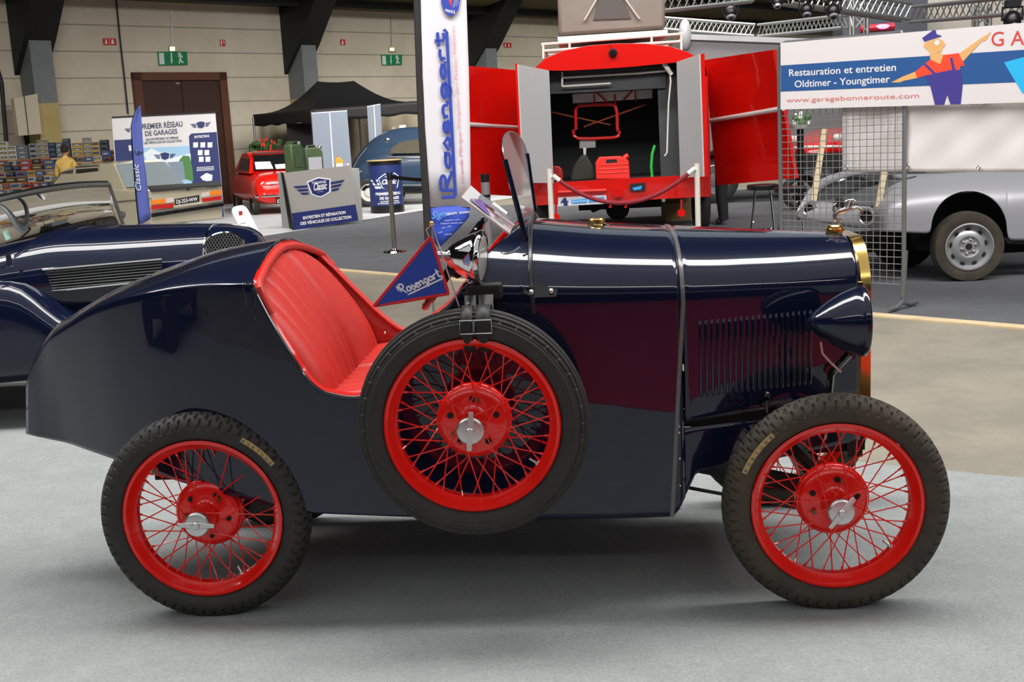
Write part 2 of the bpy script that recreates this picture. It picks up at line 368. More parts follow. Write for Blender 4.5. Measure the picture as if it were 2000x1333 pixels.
exit_sign([(307, 101), (364, 101), (366, 127), (310, 128)], 'green exit sign over the big brown door')
exit_sign([(744, 107), (784, 107), (784, 127), (746, 128)], 'green exit sign on the wall above the black marquee')
EML = mat('emergency_light', rgb(240, 246, 210), .5, emit=rgb(240, 250, 190), es=2.5)
def elamp(x, y, w, h, ytop, lab):
    t = thing('emergency_lamp', lab, 'lamp', WP(x, y+h, .03)); m1 = MB(); wpoly(m1, [(x-w, y), (x+w, y), (x+w, y+h), (x-w, y+h)], .02, .08); m1.build('housing', mat('lamp_housing', rgb(190, 196, 150), .5), t)
    m1 = MB(); wpoly(m1, [(x-w*.6, y+2), (x+w*.7, y+2), (x+w*.7, y+h-2), (x-w*.6, y+h-2)], .10, .012); m1.build('lens', EML, t)
    m1 = MB(); m1.tube([WP(x-1.5, ytop, .03), WP(x, y, .03)], .012, 6); m1.build('conduit', STEEL, t)
elamp(336, 90, 7, 11, 20, 'small lit emergency lamp above the exit sign over the door')
elamp(765, 92, 6, 9, 32, 'small lit emergency lamp above the exit sign over the marquee')
def fsign(c, lab, marks):
    t = thing('fire_sign', lab, 'sign', WP(c[0][0], c[2][1], .02)); m1 = MB(); wpoly(m1, c, .015, .02); m1.build('sign_board', SR, t)
    m1 = MB()
    for mk_ in marks: wpoly(m1, mk_, .037, .006)
    m1.build('pictogram', SW, t)
fsign([(200, 75), (226, 75), (227, 88), (202, 88)], 'wide red fire point sign on the wall left of the exit sign', [[(206, 77), (208, 77), (210, 86), (205, 86)], [(218, 77), (221, 77), (223, 86), (217, 86)], [(213, 75), (213.6, 75), (214, 88), (213.4, 88)]])
fsign([(429, 78), (439, 78), (440, 90), (430, 90)], 'small red and white extinguisher sign right of the first exit sign', [[(430.5, 79), (433, 79), (434, 89), (431.5, 89)], [(435, 79), (438, 80), (438.5, 88)]])
fsign([(664, 77), (673, 77), (674, 88), (665, 88)], 'small red sign on the wall above the marquee peak', [[(668, 79), (670, 79), (671, 87), (667, 87)]])
fsign([(983, 84), (998, 84), (998, 93), (984, 93)], 'faded red sign on the wall between the pillar and the red van', [[(986, 86), (988, 86), (988, 92), (986, 92)], [(993, 86), (995, 86), (995, 92), (993, 92)]])
t = thing('electrical_cabinet', 'beige metal cabinet hanging beside the ochre pillar', 'cabinet', WP(45, 262, .1))
q = [(20, 193), (66, 184), (75, 262), (30, 266)]
m1 = MB(); m1.prism([WP(20, 193, .78), WP(66, 184, .78), WP(75, 262, .78), WP(30, 266, .78)], WN*.2); m1.build('cabinet_body', mat('cabinet_beige', rgb(186, 178, 156), .5), t)
m1 = MB(); m1.prism([WP(46, 187, .985), WP(47.5, 187, .985), WP(56.5, 263, .985), WP(55, 263, .985)], WN*.01); m1.build('door_seam', BLK, t)
m1 = MB(); m1.tube([WP(50, 268, .82), WP(53, 282, .6), WP(55, 312, .3)], .05, 8); m1.tube([WP(54, 268, .84), WP(56, 284, .6), WP(58, 312, .35)], .04, 8)
tag(m1.build('cable_bundle', BLK), 'black cables running down the wall below the beige cabinet', 'cable')
m1 = MB(); m1.tube([WP(227, 0, .06), WP(236, 90, .06), WP(243, 150, .06), WP(250, 222, .06)], .02, 6); tag(m1.build('wall_pipe', DKS), 'thin dark pipe running down the wall left of the brown door', 'pipe')
m1 = MB(); m1.tube([WP.at(-5.1, 1.9, .5), WP.at(-5.0, 3.2, .4), WP.at(-5.2, 5.0, .2)], .05, 8); tag(m1.build('drain_pipe', DKS), 'black drainpipe beside the ochre pillar', 'pipe')
# ================================================================ the blue cyclecar in front
YC = 3.93
HW = [(-2.0, .012), (-1.94, .05), (-1.85, .115), (-1.7, .215), (-1.55, .305), (-1.35, .395), (-1.15, .452), (-.95, .48), (-.6, .487), (-.2, .482), (.05, .468), (.285, .44), (.5, .375), (.7, .305), (.9, .232)]
ZT = [(-2.0, .72), (-1.97, .80), (-1.89, .902), (-1.77, .97), (-1.61, 1.046), (-1.42, 1.11), (-1.25, 1.155), (-1.05, 1.18), (-.6, 1.245), (-.18, 1.208), (.04, 1.182), (.31, 1.158), (.6, 1.134), (.9, 1.112)]
ZS = [(-2.0, .70), (-1.97, .77), (-1.89, .86), (-1.77, .93), (-1.61, 1.005), (-1.45, 1.05), (-1.3, 1.075), (-1.17, 1.088), (-1.0, 1.09), (-.6, 1.00), (-.3, .985), (.3, .970), (.9, .93)]
ZB = [(-2.0, .528), (-1.8, .515), (-1.6, .49), (-1.4, .452), (-.9, .348), (-.26, .307), (.24, .290), (.255, .29), (.325, .43), (.6, .44), (.9, .465)]
RIM = [(-1.052, 1.18), (-1.02, 1.085), (-.98, .99), (-.92, .87), (-.865, .775), (-.82, .742), (-.73, .725), (-.665, .745), (-.61, .83), (-.52, .93), (-.45, .98), (-.415, 1.005), (-.36, 1.07), (-.29, 1.15), (-.20, 1.2075)]
RIMF = [(-1.052, 1.18), (-1.03, 1.10), (-.96, 1.012), (-.87, .908), (-.79, .822), (-.72, .768), (-.62, .735), (-.52, .79), (-.45, .90), (-.415, .99)]+[p for p in RIM if p[0] > -.40]
def sec(X, t, side=-1, out=0.0):
    hw = interp(X, HW)+out; zb = interp(X, ZB, False); zs = interp(X, ZS); zt = interp(X, ZT)+out
    k = min(1, max(0, (X+1.30)/.25))
    if X > -.6: p, q = 2.5, 2.5
    else: p = 1.9-.2*k; q = 1.5-.5*k
    if t <= .5:
        u = t/.5; z = zb+(zs-zb)*u; y = hw*(1-.045*(1-u)**2)
    else:
        ph = (t-.5)*pi; c = max(0, cos(ph)); y = hw*c**(2/p); z = zs+(zt-zs)*max(0, sin(ph))**(2/q)
    xx = X
    if X < -1.85: xx = X-.13*(.8-z)*min(1, (-1.85-X)/.1)
    return V((xx, YC+side*y, z))
def tof(X, z):
    zb = interp(X, ZB, False); zs = interp(X, ZS); zt = interp(X, ZT)
    if z >= zt-1e-6: return 1.0
    if z <= zs: return .5*(z-zb)/(zs-zb)
    k = min(1, max(0, (X+1.30)/.25)); q = 2.5 if X > -.6 else 1.5-.5*k
    return .5+math.asin(((z-zs)/(zt-zs))**(q/2))/pi
def tmax(X, side=-1):
    if X <= RIM[0][0] or X >= RIM[-1][0]: return 1.0
    return max(.05, tof(X, min(interp(X, RIM if side < 0 else RIMF), interp(X, ZT))))
car = thing('cyclecar', 'dark navy open boat-tailed cyclecar with red wire wheels and red seats in the foreground', 'car', (-.25, YC, 0))
def frange(a, b, n): return [a+(b-a)*i/n for i in range(n+1)]
def body_grid(xs, t0, t1, nt=64, out=0):
    rows = []
    for X in xs:
        a = t0(X) if callable(t0) else t0; b = t1(X) if callable(t1) else t1
        bf = t1(X, 1) if t1 is tmax else b
        near = [sec(X, a+(b-a)*j/nt, -1, out) for j in range(nt+1)]; far = [sec(X, a+(bf-a)*j/nt, 1, out) for j in range(nt+1)]
        rows.append((near, far))
    mb = MB(); mb.grid([r[0] for r in rows]); mb.grid([r[1] for r in rows]); return mb
xs = frange(-2.0, -1.06, 60)+frange(-1.055, -1.015, 14)+frange(-1.0, -.42, 46)+[-.2-.215*(k/60)**2 for k in range(60, -1, -1)]+frange(-.19, .286, 24)
mb = body_grid(xs, 0, tmax)
for X in (-2.0,): mb.grid([[sec(X, t, -1) for t in frange(0, 1, 20)], [sec(X, t, 1) for t in frange(0, 1, 20)]])
mb.build('body', NAVY, car, ang=28, solid=-.008)
# front valance under the bonnet
xv = frange(.287, .32, 4)+frange(.34, .875, 20)
body_grid(xv, 0, lambda X: tof(X, .578), 8, out=-.004).build('valance', NAVY, car, solid=-.006)
body_grid([-1.9, -1.2, -.4, .25, .85], 0, .02, 1).v
mb = MB(); mb.grid([[V((X, YC-interp(X, HW)*.9, interp(X, ZB)+.03)), V((X, YC+interp(X, HW)*.9, interp(X, ZB)+.03))] for X in frange(-1.85, -1.45, 8)]); mb.grid([[V((X, YC-interp(X, HW)*.9, interp(X, ZB)+.03)), V((X, YC+interp(X, HW)*.9, interp(X, ZB)+.03))] for X in frange(-.95, .22, 8)])
mb.build('floor_pan', MATT, car, solid=.01)
# bonnet with louvres
xh = frange(.292, .872, 30)
mb = body_grid(xh, lambda X: tof(X, .60+.04*(X-.29)), 1.0, 44, .003); mb.build('bonnet', NAVY, car, solid=-.006)
def sidept(X, z, out=0.0, side=-1): return sec(X, tof(X, z), side, out)
mb = MB()
for i in range(20):
    X = .343+i*.0188
    for sd_ in (-1, 1):
        zt_ = .913; zb_ = .675; pts = []
        rows = []
        for z, k in ((zb_-.006, 0), (zb_, .7), (zb_+.012, 1), (zt_-.012, 1), (zt_, .7), (zt_+.006, 0)):
            r = []
            for dx, o_ in ((-.0065, 0), (-.005, .5), (-.001, .95), (.003, 1), (.0062, .75), (.0068, 0)): r.append(sidept(X+dx, z, .001+.015*o_*k, sd_))
            rows.append(r)
        mb.grid(rows)
mb.build('louvre', NAVY, car, ang=60)
mb = MB()
for sd_ in (-1, 1): mb.tube([sidept(X, .985-.025*(X-.29)/.58, .004, sd_) for X in frange(.295, .868, 16)], .003, 6)
mb.tube([V((X, YC, interp(X, ZT)+.005)) for X in frange(.295, .868, 12)], .0035, 6)
mb.build('bonnet_hinge', NAVY, car)
BEAD = mat('grey_rubber_bead', rgb(92, 92, 92), .3, coat=.4)
def bead(xf, t0, r, name, m, flat=1.0):
    mb = MB(); P = []
    for side in (-1, 1):
        L = [sec(xf(t), t, side, .004) for t in frange(t0, 1, 50)]
        P += L if side == -1 else L[::-1][1:]
    mb.tube(P, r, 10); return mb.build(name, m, car)
bead(lambda t: .243+.05*min(1, t/.5), 0.0, .0085, 'body_bead', BEAD)
bead(lambda t: .275, .02, .0045, 'bonnet_edge_trim', NAVY)
# bolts down the bead
mb = MB()
for z in (.585, .565, .48, .39, .315): 
    p = sidept(.272, z, .004); mb.ell(p, .0055, 8, 6)
mb.build('bolt', CHR, car)
# cockpit edge
mb = MB(); P = []
for side in (-1, 1):
    L = [sec(X, tmax(X, side), side, .002) for X in frange(-1.0525, -1.02, 12)+frange(-1.01, -.20, 70)]
    mb.tube(L, .0045, 8)
mb.build('cockpit_edge', BLKG, car)
mb = MB(); mb2 = MB()
for side in (-1, 1):
    L = [sec(X, tmax(X, side), side, -.013)+V((0, 0, .002)) for X in frange(-1.0525, -1.02, 12)+frange(-1.01, -.20, 70)]
    mb.tube(L, .010, 8)
    L = [sec(X, tmax(X, side), side, -.014)+V((.012, 0, -.006)) for X in frange(-1.055, -1.03, 10)+frange(-1.025, -.985, 6)]
    mb2.tube(L, .013, 10)
mb.build('cockpit_piping', RED, car); mb2.build('headrest_roll', LEATH, car)
# seats: two pleated backs, one cushion each, side trim
def backrest(y0, y1):
    rows = []; nu, nv = 66, 26
    for j in range(nv+1):
        v = j/nv; r = []
        for i in range(nu+1):
            u = i/nu; y = y0+(y1-y0)*u
            top = 1.168-(.115 if y < YC else .085)*(abs(y-YC)/.43)**2.0
            z = .66+(top-.66)*v
            x = -.822-.245*v**1.15-.02
            edge = min(1, (min(u, 1-u)/.13)); b = sqrt(max(0, 1-(1-edge)**2))
            vb = sqrt(max(0, 1-(1-min(1, min(v*1.0+.15, (1-v)*5)))**2))
            pl = abs(sin(pi*u*6))**.45
            x += .055*b*vb+.010*pl*b*vb+.018*sin(pi*min(1, v*1.2))
            r.append(V((x, y, z)))
        rows.append(r)
    mb = MB(); mb.grid(rows)
    mb.grid([[rows[-1][i], rows[-1][i]+V((-.05, 0, -.02))] for i in range(nu+1)])
    return mb.build('seat_back', LEATH, car, ang=80)
backrest(3.475, 3.93); backrest(3.93, 4.40)
def cushion(y0, y1):
    rows = []
    for i in range(31):
        u = i/30; x = -.90+.48*u; r = []
        for j in range(61):
            v = j/60; y = y0+(y1-y0)*v
            edge = min(1, min(v, 1-v)/.1, (u+.02)/.12, (1.02-u)/.12); b = sqrt(max(0, 1-(1-max(0, edge))**2))
            z = .655+.055*b+.008*(abs(sin(pi*v*7))**.5)*b+.015*sin(pi*u)+.02*u
            r.append(V((x, y, z)))
        rows.append(r)
    mb = MB(); mb.grid(rows); mb.build('seat_cushion', LEATH, car, ang=80)
cushion(3.465, 3.93); cushion(3.93, 4.395)
mb = MB()
for side in (-1, 1):
    rows = []
    for X in frange(-1.03, -.24, 40):
        t1 = tmax(X, side); t0 = min(t1-.01, tof(X, .60))
        rows.append([sec(X, t0+(t1-t0)*j/12, side, -.035+(.016 if j > 10 else 0)) for j in range(13)])
    mb.grid(rows)
mb.build('side_trim', LEATH, car, ang=60)
mb = MB(); rows = []
for X in frange(-1.03, -.55, 30):
    rows.append([sec(X, tmax(X, 1), 1, -.022)+V((0, -.014+.014*cos(a), .006+.014*sin(a))) for a in frange(0, pi, 8)])
mb.grid(rows); mb.build('side_roll', LEATH, car, ang=60)
mb = MB()
for p in ((656, 552), (752, 651)):
    q = onY(p[0], p[1], 4.365); mb.ell(q, .008, 8, 6)
mb.build('trim_stud', CHR, car)
# scuttle inside, dashboard
mb = MB(); mb.prism([sec(-.24, t, -1, -.02) for t in frange(.25, 1, 20)]+[sec(-.24, t, 1, -.02) for t in frange(1, .25, 20)], (.02, 0, 0)); mb.build('dashboard', BLK, car)
mb = MB(); mb.prism([V((.2, 3.5, .32)), V((.2, 4.36, .32)), V((.2, 4.3, 1.1)), V((.2, 3.56, 1.1))], (.01, 0, 0)); mb.build('bulkhead', MATT, car)
mb = MB(); rows = [[V((X, YC+s*interp(X, HW)*.96, .42)) for s in (-1, 1)] for X in frange(-.98, .2, 4)]; mb.grid(rows); mb.build('cockpit_floor', MATT, car)
# steering wheel
sc_ = V((-.475, 4.16, 1.05)); sn_ = V((-.80, 0, .60)).normalized()
a_ = V((0, 1, 0)); b_ = sn_.cross(a_)
mb = MB(); mb.tube([sc_+(a_*cos(t)+b_*sin(t))*.195 for t in frange(0, 2*pi, 47)[:-1]], .013, 10, closed=True)
sw = mb.build('steering_wheel', BLKG, car)
mb = MB()
for k in range(4): mb.tube([sc_, sc_+(a_*cos(pi/4+k*pi/2)+b_*sin(pi/4+k*pi/2))*.195], .006, 6)
mb.ell(sc_, .03, 12, 8); mb.build('wheel_spoke', ALU, sw)
mb = MB(); mb.cyl(sc_, V((-.15, 4.16, .80)), .012); mb.build('steering_column', BLK, car)
# ---- radiator
def ring(hw, z0, z1, X, n=12, r=.13):
    P = [V((X, YC-hw, z0))]
    for i in range(n+1): a = pi-pi/2*i/n; P.append(V((X, YC-hw+r+r*cos(a), z1-r+r*sin(a)*1.0)))
    for i in range(n+1): a = pi/2-pi/2*i/n; P.append(V((X, YC+hw-r+r*cos(a), z1-r+r*sin(a))))
    P.append(V((X, YC+hw, z0))); return P
mb = MB(); o0, o1, i1 = ring(.247, .60, 1.12, .868, r=.17), ring(.250, .60, 1.123, .905, r=.17), ring(.205, .64, 1.07, .908, r=.12)
mb.grid([o0, o1, i1]); i2 = ring(.205, .64, 1.07, .888, r=.12); mb.grid([i1, i2])
mb.quad(o1[0], o1[-1], i1[-1], i1[0]); mb.quad(o0[0], o0[-1], o1[-1], o1[0])
mb.build('radiator_shell', BRASS, car, ang=40)
mb = MB(); mb.prism(ring(.206, .62, 1.075, .880, r=.12), (.008, 0, 0))
mb.build('radiator_core', MATT, car)
capc = V((.845, YC, interp(.845, ZT)))
mb = MB(); mb.lathe([(0, -.01), (.030, -.01), (.030, .004), (.026, .006), (.026, .012), (.031, .014), (.031, .022), (.027, .024), (.027, .03), (.022, .034), (.0, .035)], capc, n=28)
cp = mb.build('radiator_cap', BRASS, car)
hs = lambda x, y: onY(x, y, YC)
mb = MB()
mb.ell(hs(1636, 431), (.016, .012, .006), 14, 8)
mb.tube([hs(1629, 428), hs(1630, 420), hs(1637, 414), hs(1648, 411), hs(1658, 408), hs(1668, 404)], [.003, .005, .008, .010, .0105, .009], 10)  # body
mb.tube([hs(1629, 426), hs(1634, 416), hs(1640, 412)], [.004, .006, .009], 8)
mb.tube([hs(1632, 415), hs(1628, 409), hs(1629, 401), hs(1634, 397)], [.005, .004, .004, .002], 8)  # tail curl
for dy in (-.008, .008):
    mb.tube([hs(1634, 418)+V((0, dy, 0)), hs(1630, 425)+V((0, dy, 0)), hs(1637, 429)+V((0, dy, 0))], [.007, .005, .003], 8)   # hind
    mb.tube([hs(1664, 408)+V((0, dy, 0)), hs(1673, 405)+V((0, dy, 0)), hs(1679, 408)+V((0, dy*1.6, 0)), hs(1684, 417)+V((0, dy*1.6, 0))], [.006, .0045, .0035, .0025], 8)  # forelegs
mb.tube([hs(1656, 409), hs(1660, 401), hs(1660, 394), hs(1664, 391), hs(1671, 394)], [.010, .009, .008, .0065, .0035], 10)   # neck+head
mb.tube([hs(1658, 405), hs(1652, 400), hs(1651, 394), hs(1657, 391), hs(1664, 390)], [.006, .008, .008, .006, .003], 8, flat=.6)   # mane
mb.build('horse_mascot', mat('pewter', (.5, .47, .44, 1), .22, 1), cp, ang=60)
# filler cap on the scuttle
fc = V((.045, YC, interp(.045, ZT)))
mb = MB(); mb.lathe([(0, 0), (.042, 0), (.044, .004), (.034, .009), (.030, .010), (.0, .010)], fc, n=28); fp = mb.build('fuel_cap', CHR, car)
mb = MB(); mb.lathe([(.028, .009), (.029, .012), (.029, .024), (.026, .028), (0, .029)], fc, n=28); tag(mb.build('cap_top', BRASS, fp), 'brass knurled cap top', None)
# ---- aero windscreen
mb = MB()
def scr(x, y, Y): return onY(x, y, Y)
nb, nt_, fb, ft = V((-.165, 3.60, 1.10)), scr(986, 312, 3.60), scr(1050, 452, 4.26), scr(1029, 300, 4.26)
ax_u = (nt_-nb)
prof = []
n_ = 20
outl = [nb+ax_u*.05, nt_]
ctr = (nt_+ft)/2
for i in range(1, n_):
    a = pi*i/n_; w_ = (ft-nt_)/2
    outl.append(ctr-w_*cos(a)+ax_u.normalized()*.085*sin(a)**.8)
outl += [ft, fb]
nrm = ax_u.cross(ft-nt_).normalized()*.005
mb.prism(outl, nrm); gl = mb.build('windscreen_glass', GLASS, car)
mb = MB()
for a, b in ((nb-ax_u*.10, nt_), (fb, ft)): mb.tube([a, b], .0085, 8)
mb.build('windscreen_post', NAVY, car); mb = MB(); mb.tube(outl[1:-1], .0025, 6)
mb.build('glass_edge_trim', STEEL, car)
mb = MB(); b0 = sidept(-.175, 1.02, .01)
mb.prism([sidept(-.165, 1.14, .006), sidept(-.19, 1.135, .006), sidept(-.188, 1.03, .008), sidept(-.16, 1.015, .008), sidept(-.09, 1.015, .008), sidept(-.085, 1.035, .008), sidept(-.145, 1.055, .008)], (0, -.006, 0))
wb = mb.build('windscreen_bracket', BLKG, car)
mb = MB()
for X in (-.165, -.105): mb.ell(sidept(X, 1.03, .016), .009, 10, 8)
mb.build('screw', CHR, wb)
mb = MB(); P = []
for side in (-1, 1):
    L = [sec(-.172+.02*(1-t), t, side, .012+.012*max(0, (t-.5)*2)) for t in frange(.49, 1, 30)]; P += L if side == -1 else L[::-1][1:]
mb.tube(P, .0075, 10); mb.build('scuttle_hoop', mat('hoop_dark', rgb(60, 60, 62), .25, .5), car)
# ---- wheels (axle along Y, outer face at y=0)
SPK = RED
def tyre_mesh(kind):
    N = 600; prof = []
    ro, ri, hwid, yc = .345, .250, .053, .047
    # cross-section, from outer bead over the crown to the inner bead
    K = 44; pts = []
    for k in range(K+1):
        a = -pi*.5-pi*.36+2*pi*0
        th = -2.35+4.70*k/K          # 0 = crown
        rr = .0495; zc = .296
        y = sin(th)*.053; r = zc+cos(th)*.049
        if abs(th) < .8: r = min(r, .345-.12*(y/.053)**2*.05)
        pts.append((r, y, th))
    rows = []
    for i in range(N):
        a = 2*pi*i/N; row = []
        for r, y, th in pts:
            d = 0
            if kind == 'block':
                if abs(th) < 1.22:
                    rowk = int((th+1.22)/.407); fr = ((th+1.22)/.407) % 1
                    ph = (i+(6 if rowk % 2 else 0)+2.0*abs(fr-.5)) % 10
                    if fr < .16 and abs(th) < 1.15: d = -.0045
                    if ph < 2.2: d = -.0055
                elif abs(th) < 1.40: d = -.003 if (i % 10) < 4 else 0
            else:
                g = abs(((abs(th)+.0) % .30)-.15)
                if .1 < abs(th) < 1.25 and g < .045: d = -.005
                if .85 < abs(th) < 1.15 and (i % 15) < 2: d = -.004
                if 1.25 < abs(th) < 1.75: d = .0012*sin(th*40)
            rr = r+d*cos(th) if abs(th) < 1.5 else r
            yy = y+d*sin(th)
            row.append(V((cos(a)*rr, yc+yy, sin(a)*rr)))
        rows.append(row)
    mb = MB(); mb.grid(rows, cu=True); return mb
def rim_mb():
    mb = MB()
    prof = [(.243, .010), (.249, .002), (.256, .000), (.2605, .004), (.260, .009), (.253, .012), (.247, .018), (.244, .024), (.232, .030), (.229, .036), (.229, .060), (.232, .066), (.244, .072), (.249, .082), (.257, .088), (.261, .094), (.256, .098), (.249, .096), (.240, .086), (.236, .074), (.226, .062), (.226, .034), (.236, .024), (.243, .010)]
    mb.lathe([(r, h) for r, h in prof], (0, 0, 0), (0, 1, 0), 96); return mb
def hub_mb():
    mb = MB()
    mb.lathe([(.0, .02), (.04, .02), (.043, .045), (.055, .052), (.085, .056), (.100, .060), (.106, .068), (.106, .074), (.110, .076), (.113, .080), (.113, .098), (.108, .104), (.06, .11), (0, .11)], (0, 0, 0), (0, 1, 0), 56)
    mb.lathe([(.03, .03), (.032, -.022), (.037, -.026), (.037, -.034), (.03, -.036), (0, -.036)], (0, 0, 0), (0, 1, 0), 32)
    return mb
def make_wheel(loc, kind, rotcap, rotw, dusty, sticker):
    root = rim_mb().build('wheel', RED, car, local=True)
    W = Matrix.Translation(V(loc)-car.location) @ Matrix.Rotation(rotw, 4, 'Y')
    root.matrix_basis = W
    tyre_mesh(kind).build('tyre', RUBD if dusty else RUB, root, local=True, ang=25)
    hub_mb().build('hub', RED, root, local=True, ang=40)
    mb = MB()
    for k in range(5):
        a = 2*pi*k/5+.3
        if k == 3 and kind == 'block': continue
        mb.cyl(V((cos(a)*.072, .052, sin(a)*.072)), V((cos(a)*.072, .0548-.004, sin(a)*.072)), .0095, n=14)
    mb.build('hub_hole', MATT, root, local=True)
    mb = MB()
    for k in range(2): a = 1.35+k*2.3; mb.cyl(V((cos(a)*.07, .056, sin(a)*.07)), V((cos(a)*.07, .040, sin(a)*.07)), .007, n=8)
    mb.build('stud', mat('dull_brass', rgb(120, 100, 60), .4, .8), root, local=True)
    R = Matrix.Rotation(rotcap-rotw, 3, 'Y')
    mb = MB(); mb.lathe([(0, -.034), (.036, -.034), (.0405, -.038), (.0405, -.050), (.036, -.055), (.020, -.057), (.0, -.057)], (0, 0, 0), (0, 1, 0), 40)
    mb.lathe([(.013, -.056), (.0125, -.063), (.010, -.066), (0, -.066)], (0, 0, 0), (0, 1, 0), 20)
    for s_ in (1, -1):
        pr = [R@V(p) for p in ((0, -.052, .0105), (s_*.03, -.052, .0085), (s_*.058, -.050, .0065), (s_*.058, -.050, -.0065), (s_*.03, -.052, -.0085), (0, -.052, -.0105))]
        mb.prism(pr, V((0, -.0075, 0)))
    mb.build('hub_cap', ALU, root, local=True, ang=35, bevel=.001)
    for k in range(48):
        a = 2*pi*(k+.5)/48; rimp = V((cos(a)*.231, .048+(.006 if k % 2 else -.006), sin(a)*.231))
        if k % 3 == 0: b = a+(.95 if k % 2 else -.95); hp = V((cos(b)*.036, -.018, sin(b)*.036))
        else: b = a+(.42 if k % 2 else -.42)*(1 if (k//3) % 2 else 1); hp = V((cos(b)*.108, .080 if k % 2 else .092, sin(b)*.108))
        m_ = MB(); m_.cyl(hp, rimp, .0021, n=5, caps=False); d = (rimp-hp).normalized(); m_.cyl(rimp-d*.018, rimp+d*.004, .0036, n=6)
        m_.build('spoke', SPK, root, local=True, weld=False)
    a = -.62-rotw*0
    mb = MB(); p = V((cos(a)*.228, .05, sin(a)*.228)); d = V((-cos(a), 0, -sin(a)))
    mb.cyl(p, p+d*.006, .009, n=12); mb.cyl(p, p+d*.03, .0042, n=10); mb.build('valve', CHR, root, local=True)
    if sticker:
        a0, a1 = sticker; mb = MB(); th = .004
        def sp(a, r): 
            return V((cos(a)*r, .047-.0535*sqrt(max(0, 1-((r-.296)/.049)**2))-.0012, sin(a)*r))
        mb.grid([[sp(a0+(a1-a0)*i/20, r) for r in (.296, .304, .312)] for i in range(21)])
        st = mb.build('tyre_label', mat('tyre_label_tan', rgb(176, 150, 92), .6), root, local=True)
        tag(st, 'tan label with blue lettering on the tyre', None)
        mb = MB(); s = 'FORTUNE'
        for i, ch in enumerate(s):
            am = a0+(a1-a0)*(i+.5)/7; rd = V((cos(am), 0, sin(am))); tg = V((sin(am), 0, -cos(am)))
            if a1 > a0: pass
            text_mb(mb, ch, sp(am, .2975)-tg*.004+V((0, -.0012, 0)), tg, rd, .011, width=.0085, bold=.01)
        mb.build('label_lettering', mat('label_blue', rgb(40, 80, 120), .6), root, local=True)
    return root
make_wheel((.7367, 3.384, .343), 'block', radians(-52), .1, True, (radians(163), radians(135)))
make_wheel((-1.2544, 3.443, .343), 'block', radians(3), .5, False, (radians(88), radians(64)))
sp_ = make_wheel((-.348, 3.238, .672), 'rib', radians(-84), .0, False, None)
for n_, x, y in (('f', .7367, 4.476), ('r', -1.2544, 4.417)):
    src = [o for o in bpy.data.objects if o.name.startswith('wheel') and o.parent == car][0 if n_ == 'f' else 1]
    c = copy_tree(src, car); c.matrix_basis = Matrix.Translation(V((x, y, .343))-car.location) @ Matrix.Rotation(pi, 4, 'Z')
    for k in [k for k in bpy.data.objects if k.parent == c and (k.name.startswith('tyre_label') or k.name.startswith('label_lett'))]: bpy.data.objects.remove(k)
mb = MB(); mb.cyl(V((-.348, 3.30, .672)), V((-.348, 3.5, .672)), .03); mb.build('spare_wheel_carrier', BLK, car)
# straps and buckles over the spare wheel
STR = mat('black_leather', rgb(30, 29, 28), .5, bump=.1)
for X, w_, zt_ in ((onY(911, 637, 3.225).x, .034, 1.03), (onY(943, 637, 3.225).x, .044, 1.045)):
    mb = MB(); c0 = V((X, 3.285, .672)); path = []
    for k in range(15):
        th = -2.0+k*.27; path.append(V((X, 3.285+sin(th)*.0585, .968+cos(th)*.0555)))
    path = [V((X+.0, 3.43, 1.03)), V((X, 3.38, 1.04))]+path[::-1]+[V((X+.002, 3.262, .905)), V((X+.002, 3.268, .888))]
    mb.grid([[p+V((-w_/2, 0, 0)), p+V((w_/2, 0, 0))] for p in path]); st = mb.build('strap', STR, car, solid=.004, ang=60)
    mb = MB(); zc = .972; yb = 3.218
    R_ = [V((X-w_*.56, yb, zc-.021)), V((X+w_*.56, yb, zc-.021)), V((X+w_*.56, yb+.006, zc+.017)), V((X-w_*.56, yb+.006, zc+.017))]
    mb.tube(R_, .0022, 6, closed=True); mb.build('buckle', CHR, st)
    mb = MB(); mb.prism([V((X-w_*.42, yb+.004, zc+.01)), V((X+w_*.42, yb+.004, zc+.01)), V((X+w_*.42, yb+.001, zc-.030)), V((X+w_*.25, yb+.001, zc-.046)), V((X, yb+.001, zc-.052)), V((X-w_*.25, yb+.001, zc-.046)), V((X-w_*.42, yb+.001, zc-.030))], (0, .003, 0)); mb.build('strap_tongue', STR, st)
mb = MB(); mb.box((-.305, 3.42, 1.045), (.11, .045, .05)); mb.build('strap_pad', STR, car, bevel=.008)
# ---- searchlight
slc = onY(937, 503, 3.42); 
mb = MB(); prof = [(0, -.100), (.022, -.098), (.032, -.092), (.050, -.066), (.064, -.040), (.074, -.018), (.078, -.006), (.081, -.004), (.083, .004), (.080, .010), (.071, .011)]
axd = V((.985, -.13, -.08)).normalized()
mb.lathe(prof, slc, axd, 40); sl = mb.build('searchlight', CHR, car, ang=50)
mb = MB(); mb.lathe([(.071, .008), (.05, .013), (.0, .016)], slc, axd, 32); mb.build('lens', mat('lamp_lens', rgb(210, 210, 200), .08, .2, trans=.3), sl)
mb = MB(); bc = slc-axd*.118; mb.lathe([(0, -.03), (.034, -.03), (.036, -.024), (.03, -.018), (.014, -.01), (.014, .01), (.022, .02), (.0, .02)], bc, axd, 28); mb.build('rear_mirror', CHR, sl)
mb = MB(); b0 = slc-axd*.03-V((0, 0, .075)); mb.cyl(b0, b0+V((.005, 0, -.02)), .011); mb.tube([b0, b0+V((.010, -.01, -.075)), V((-.352, 3.36, 1.02))], .0045, 8); mb.build('stem', ALU, sl)
mb = MB(); mb.tube([slc-axd*.09-V((0, 0, .05)), V((-.40, 3.55, 1.08)), V((-.34, 3.62, 1.11))], .010, 8); mb.build('bracket', BLK, sl)
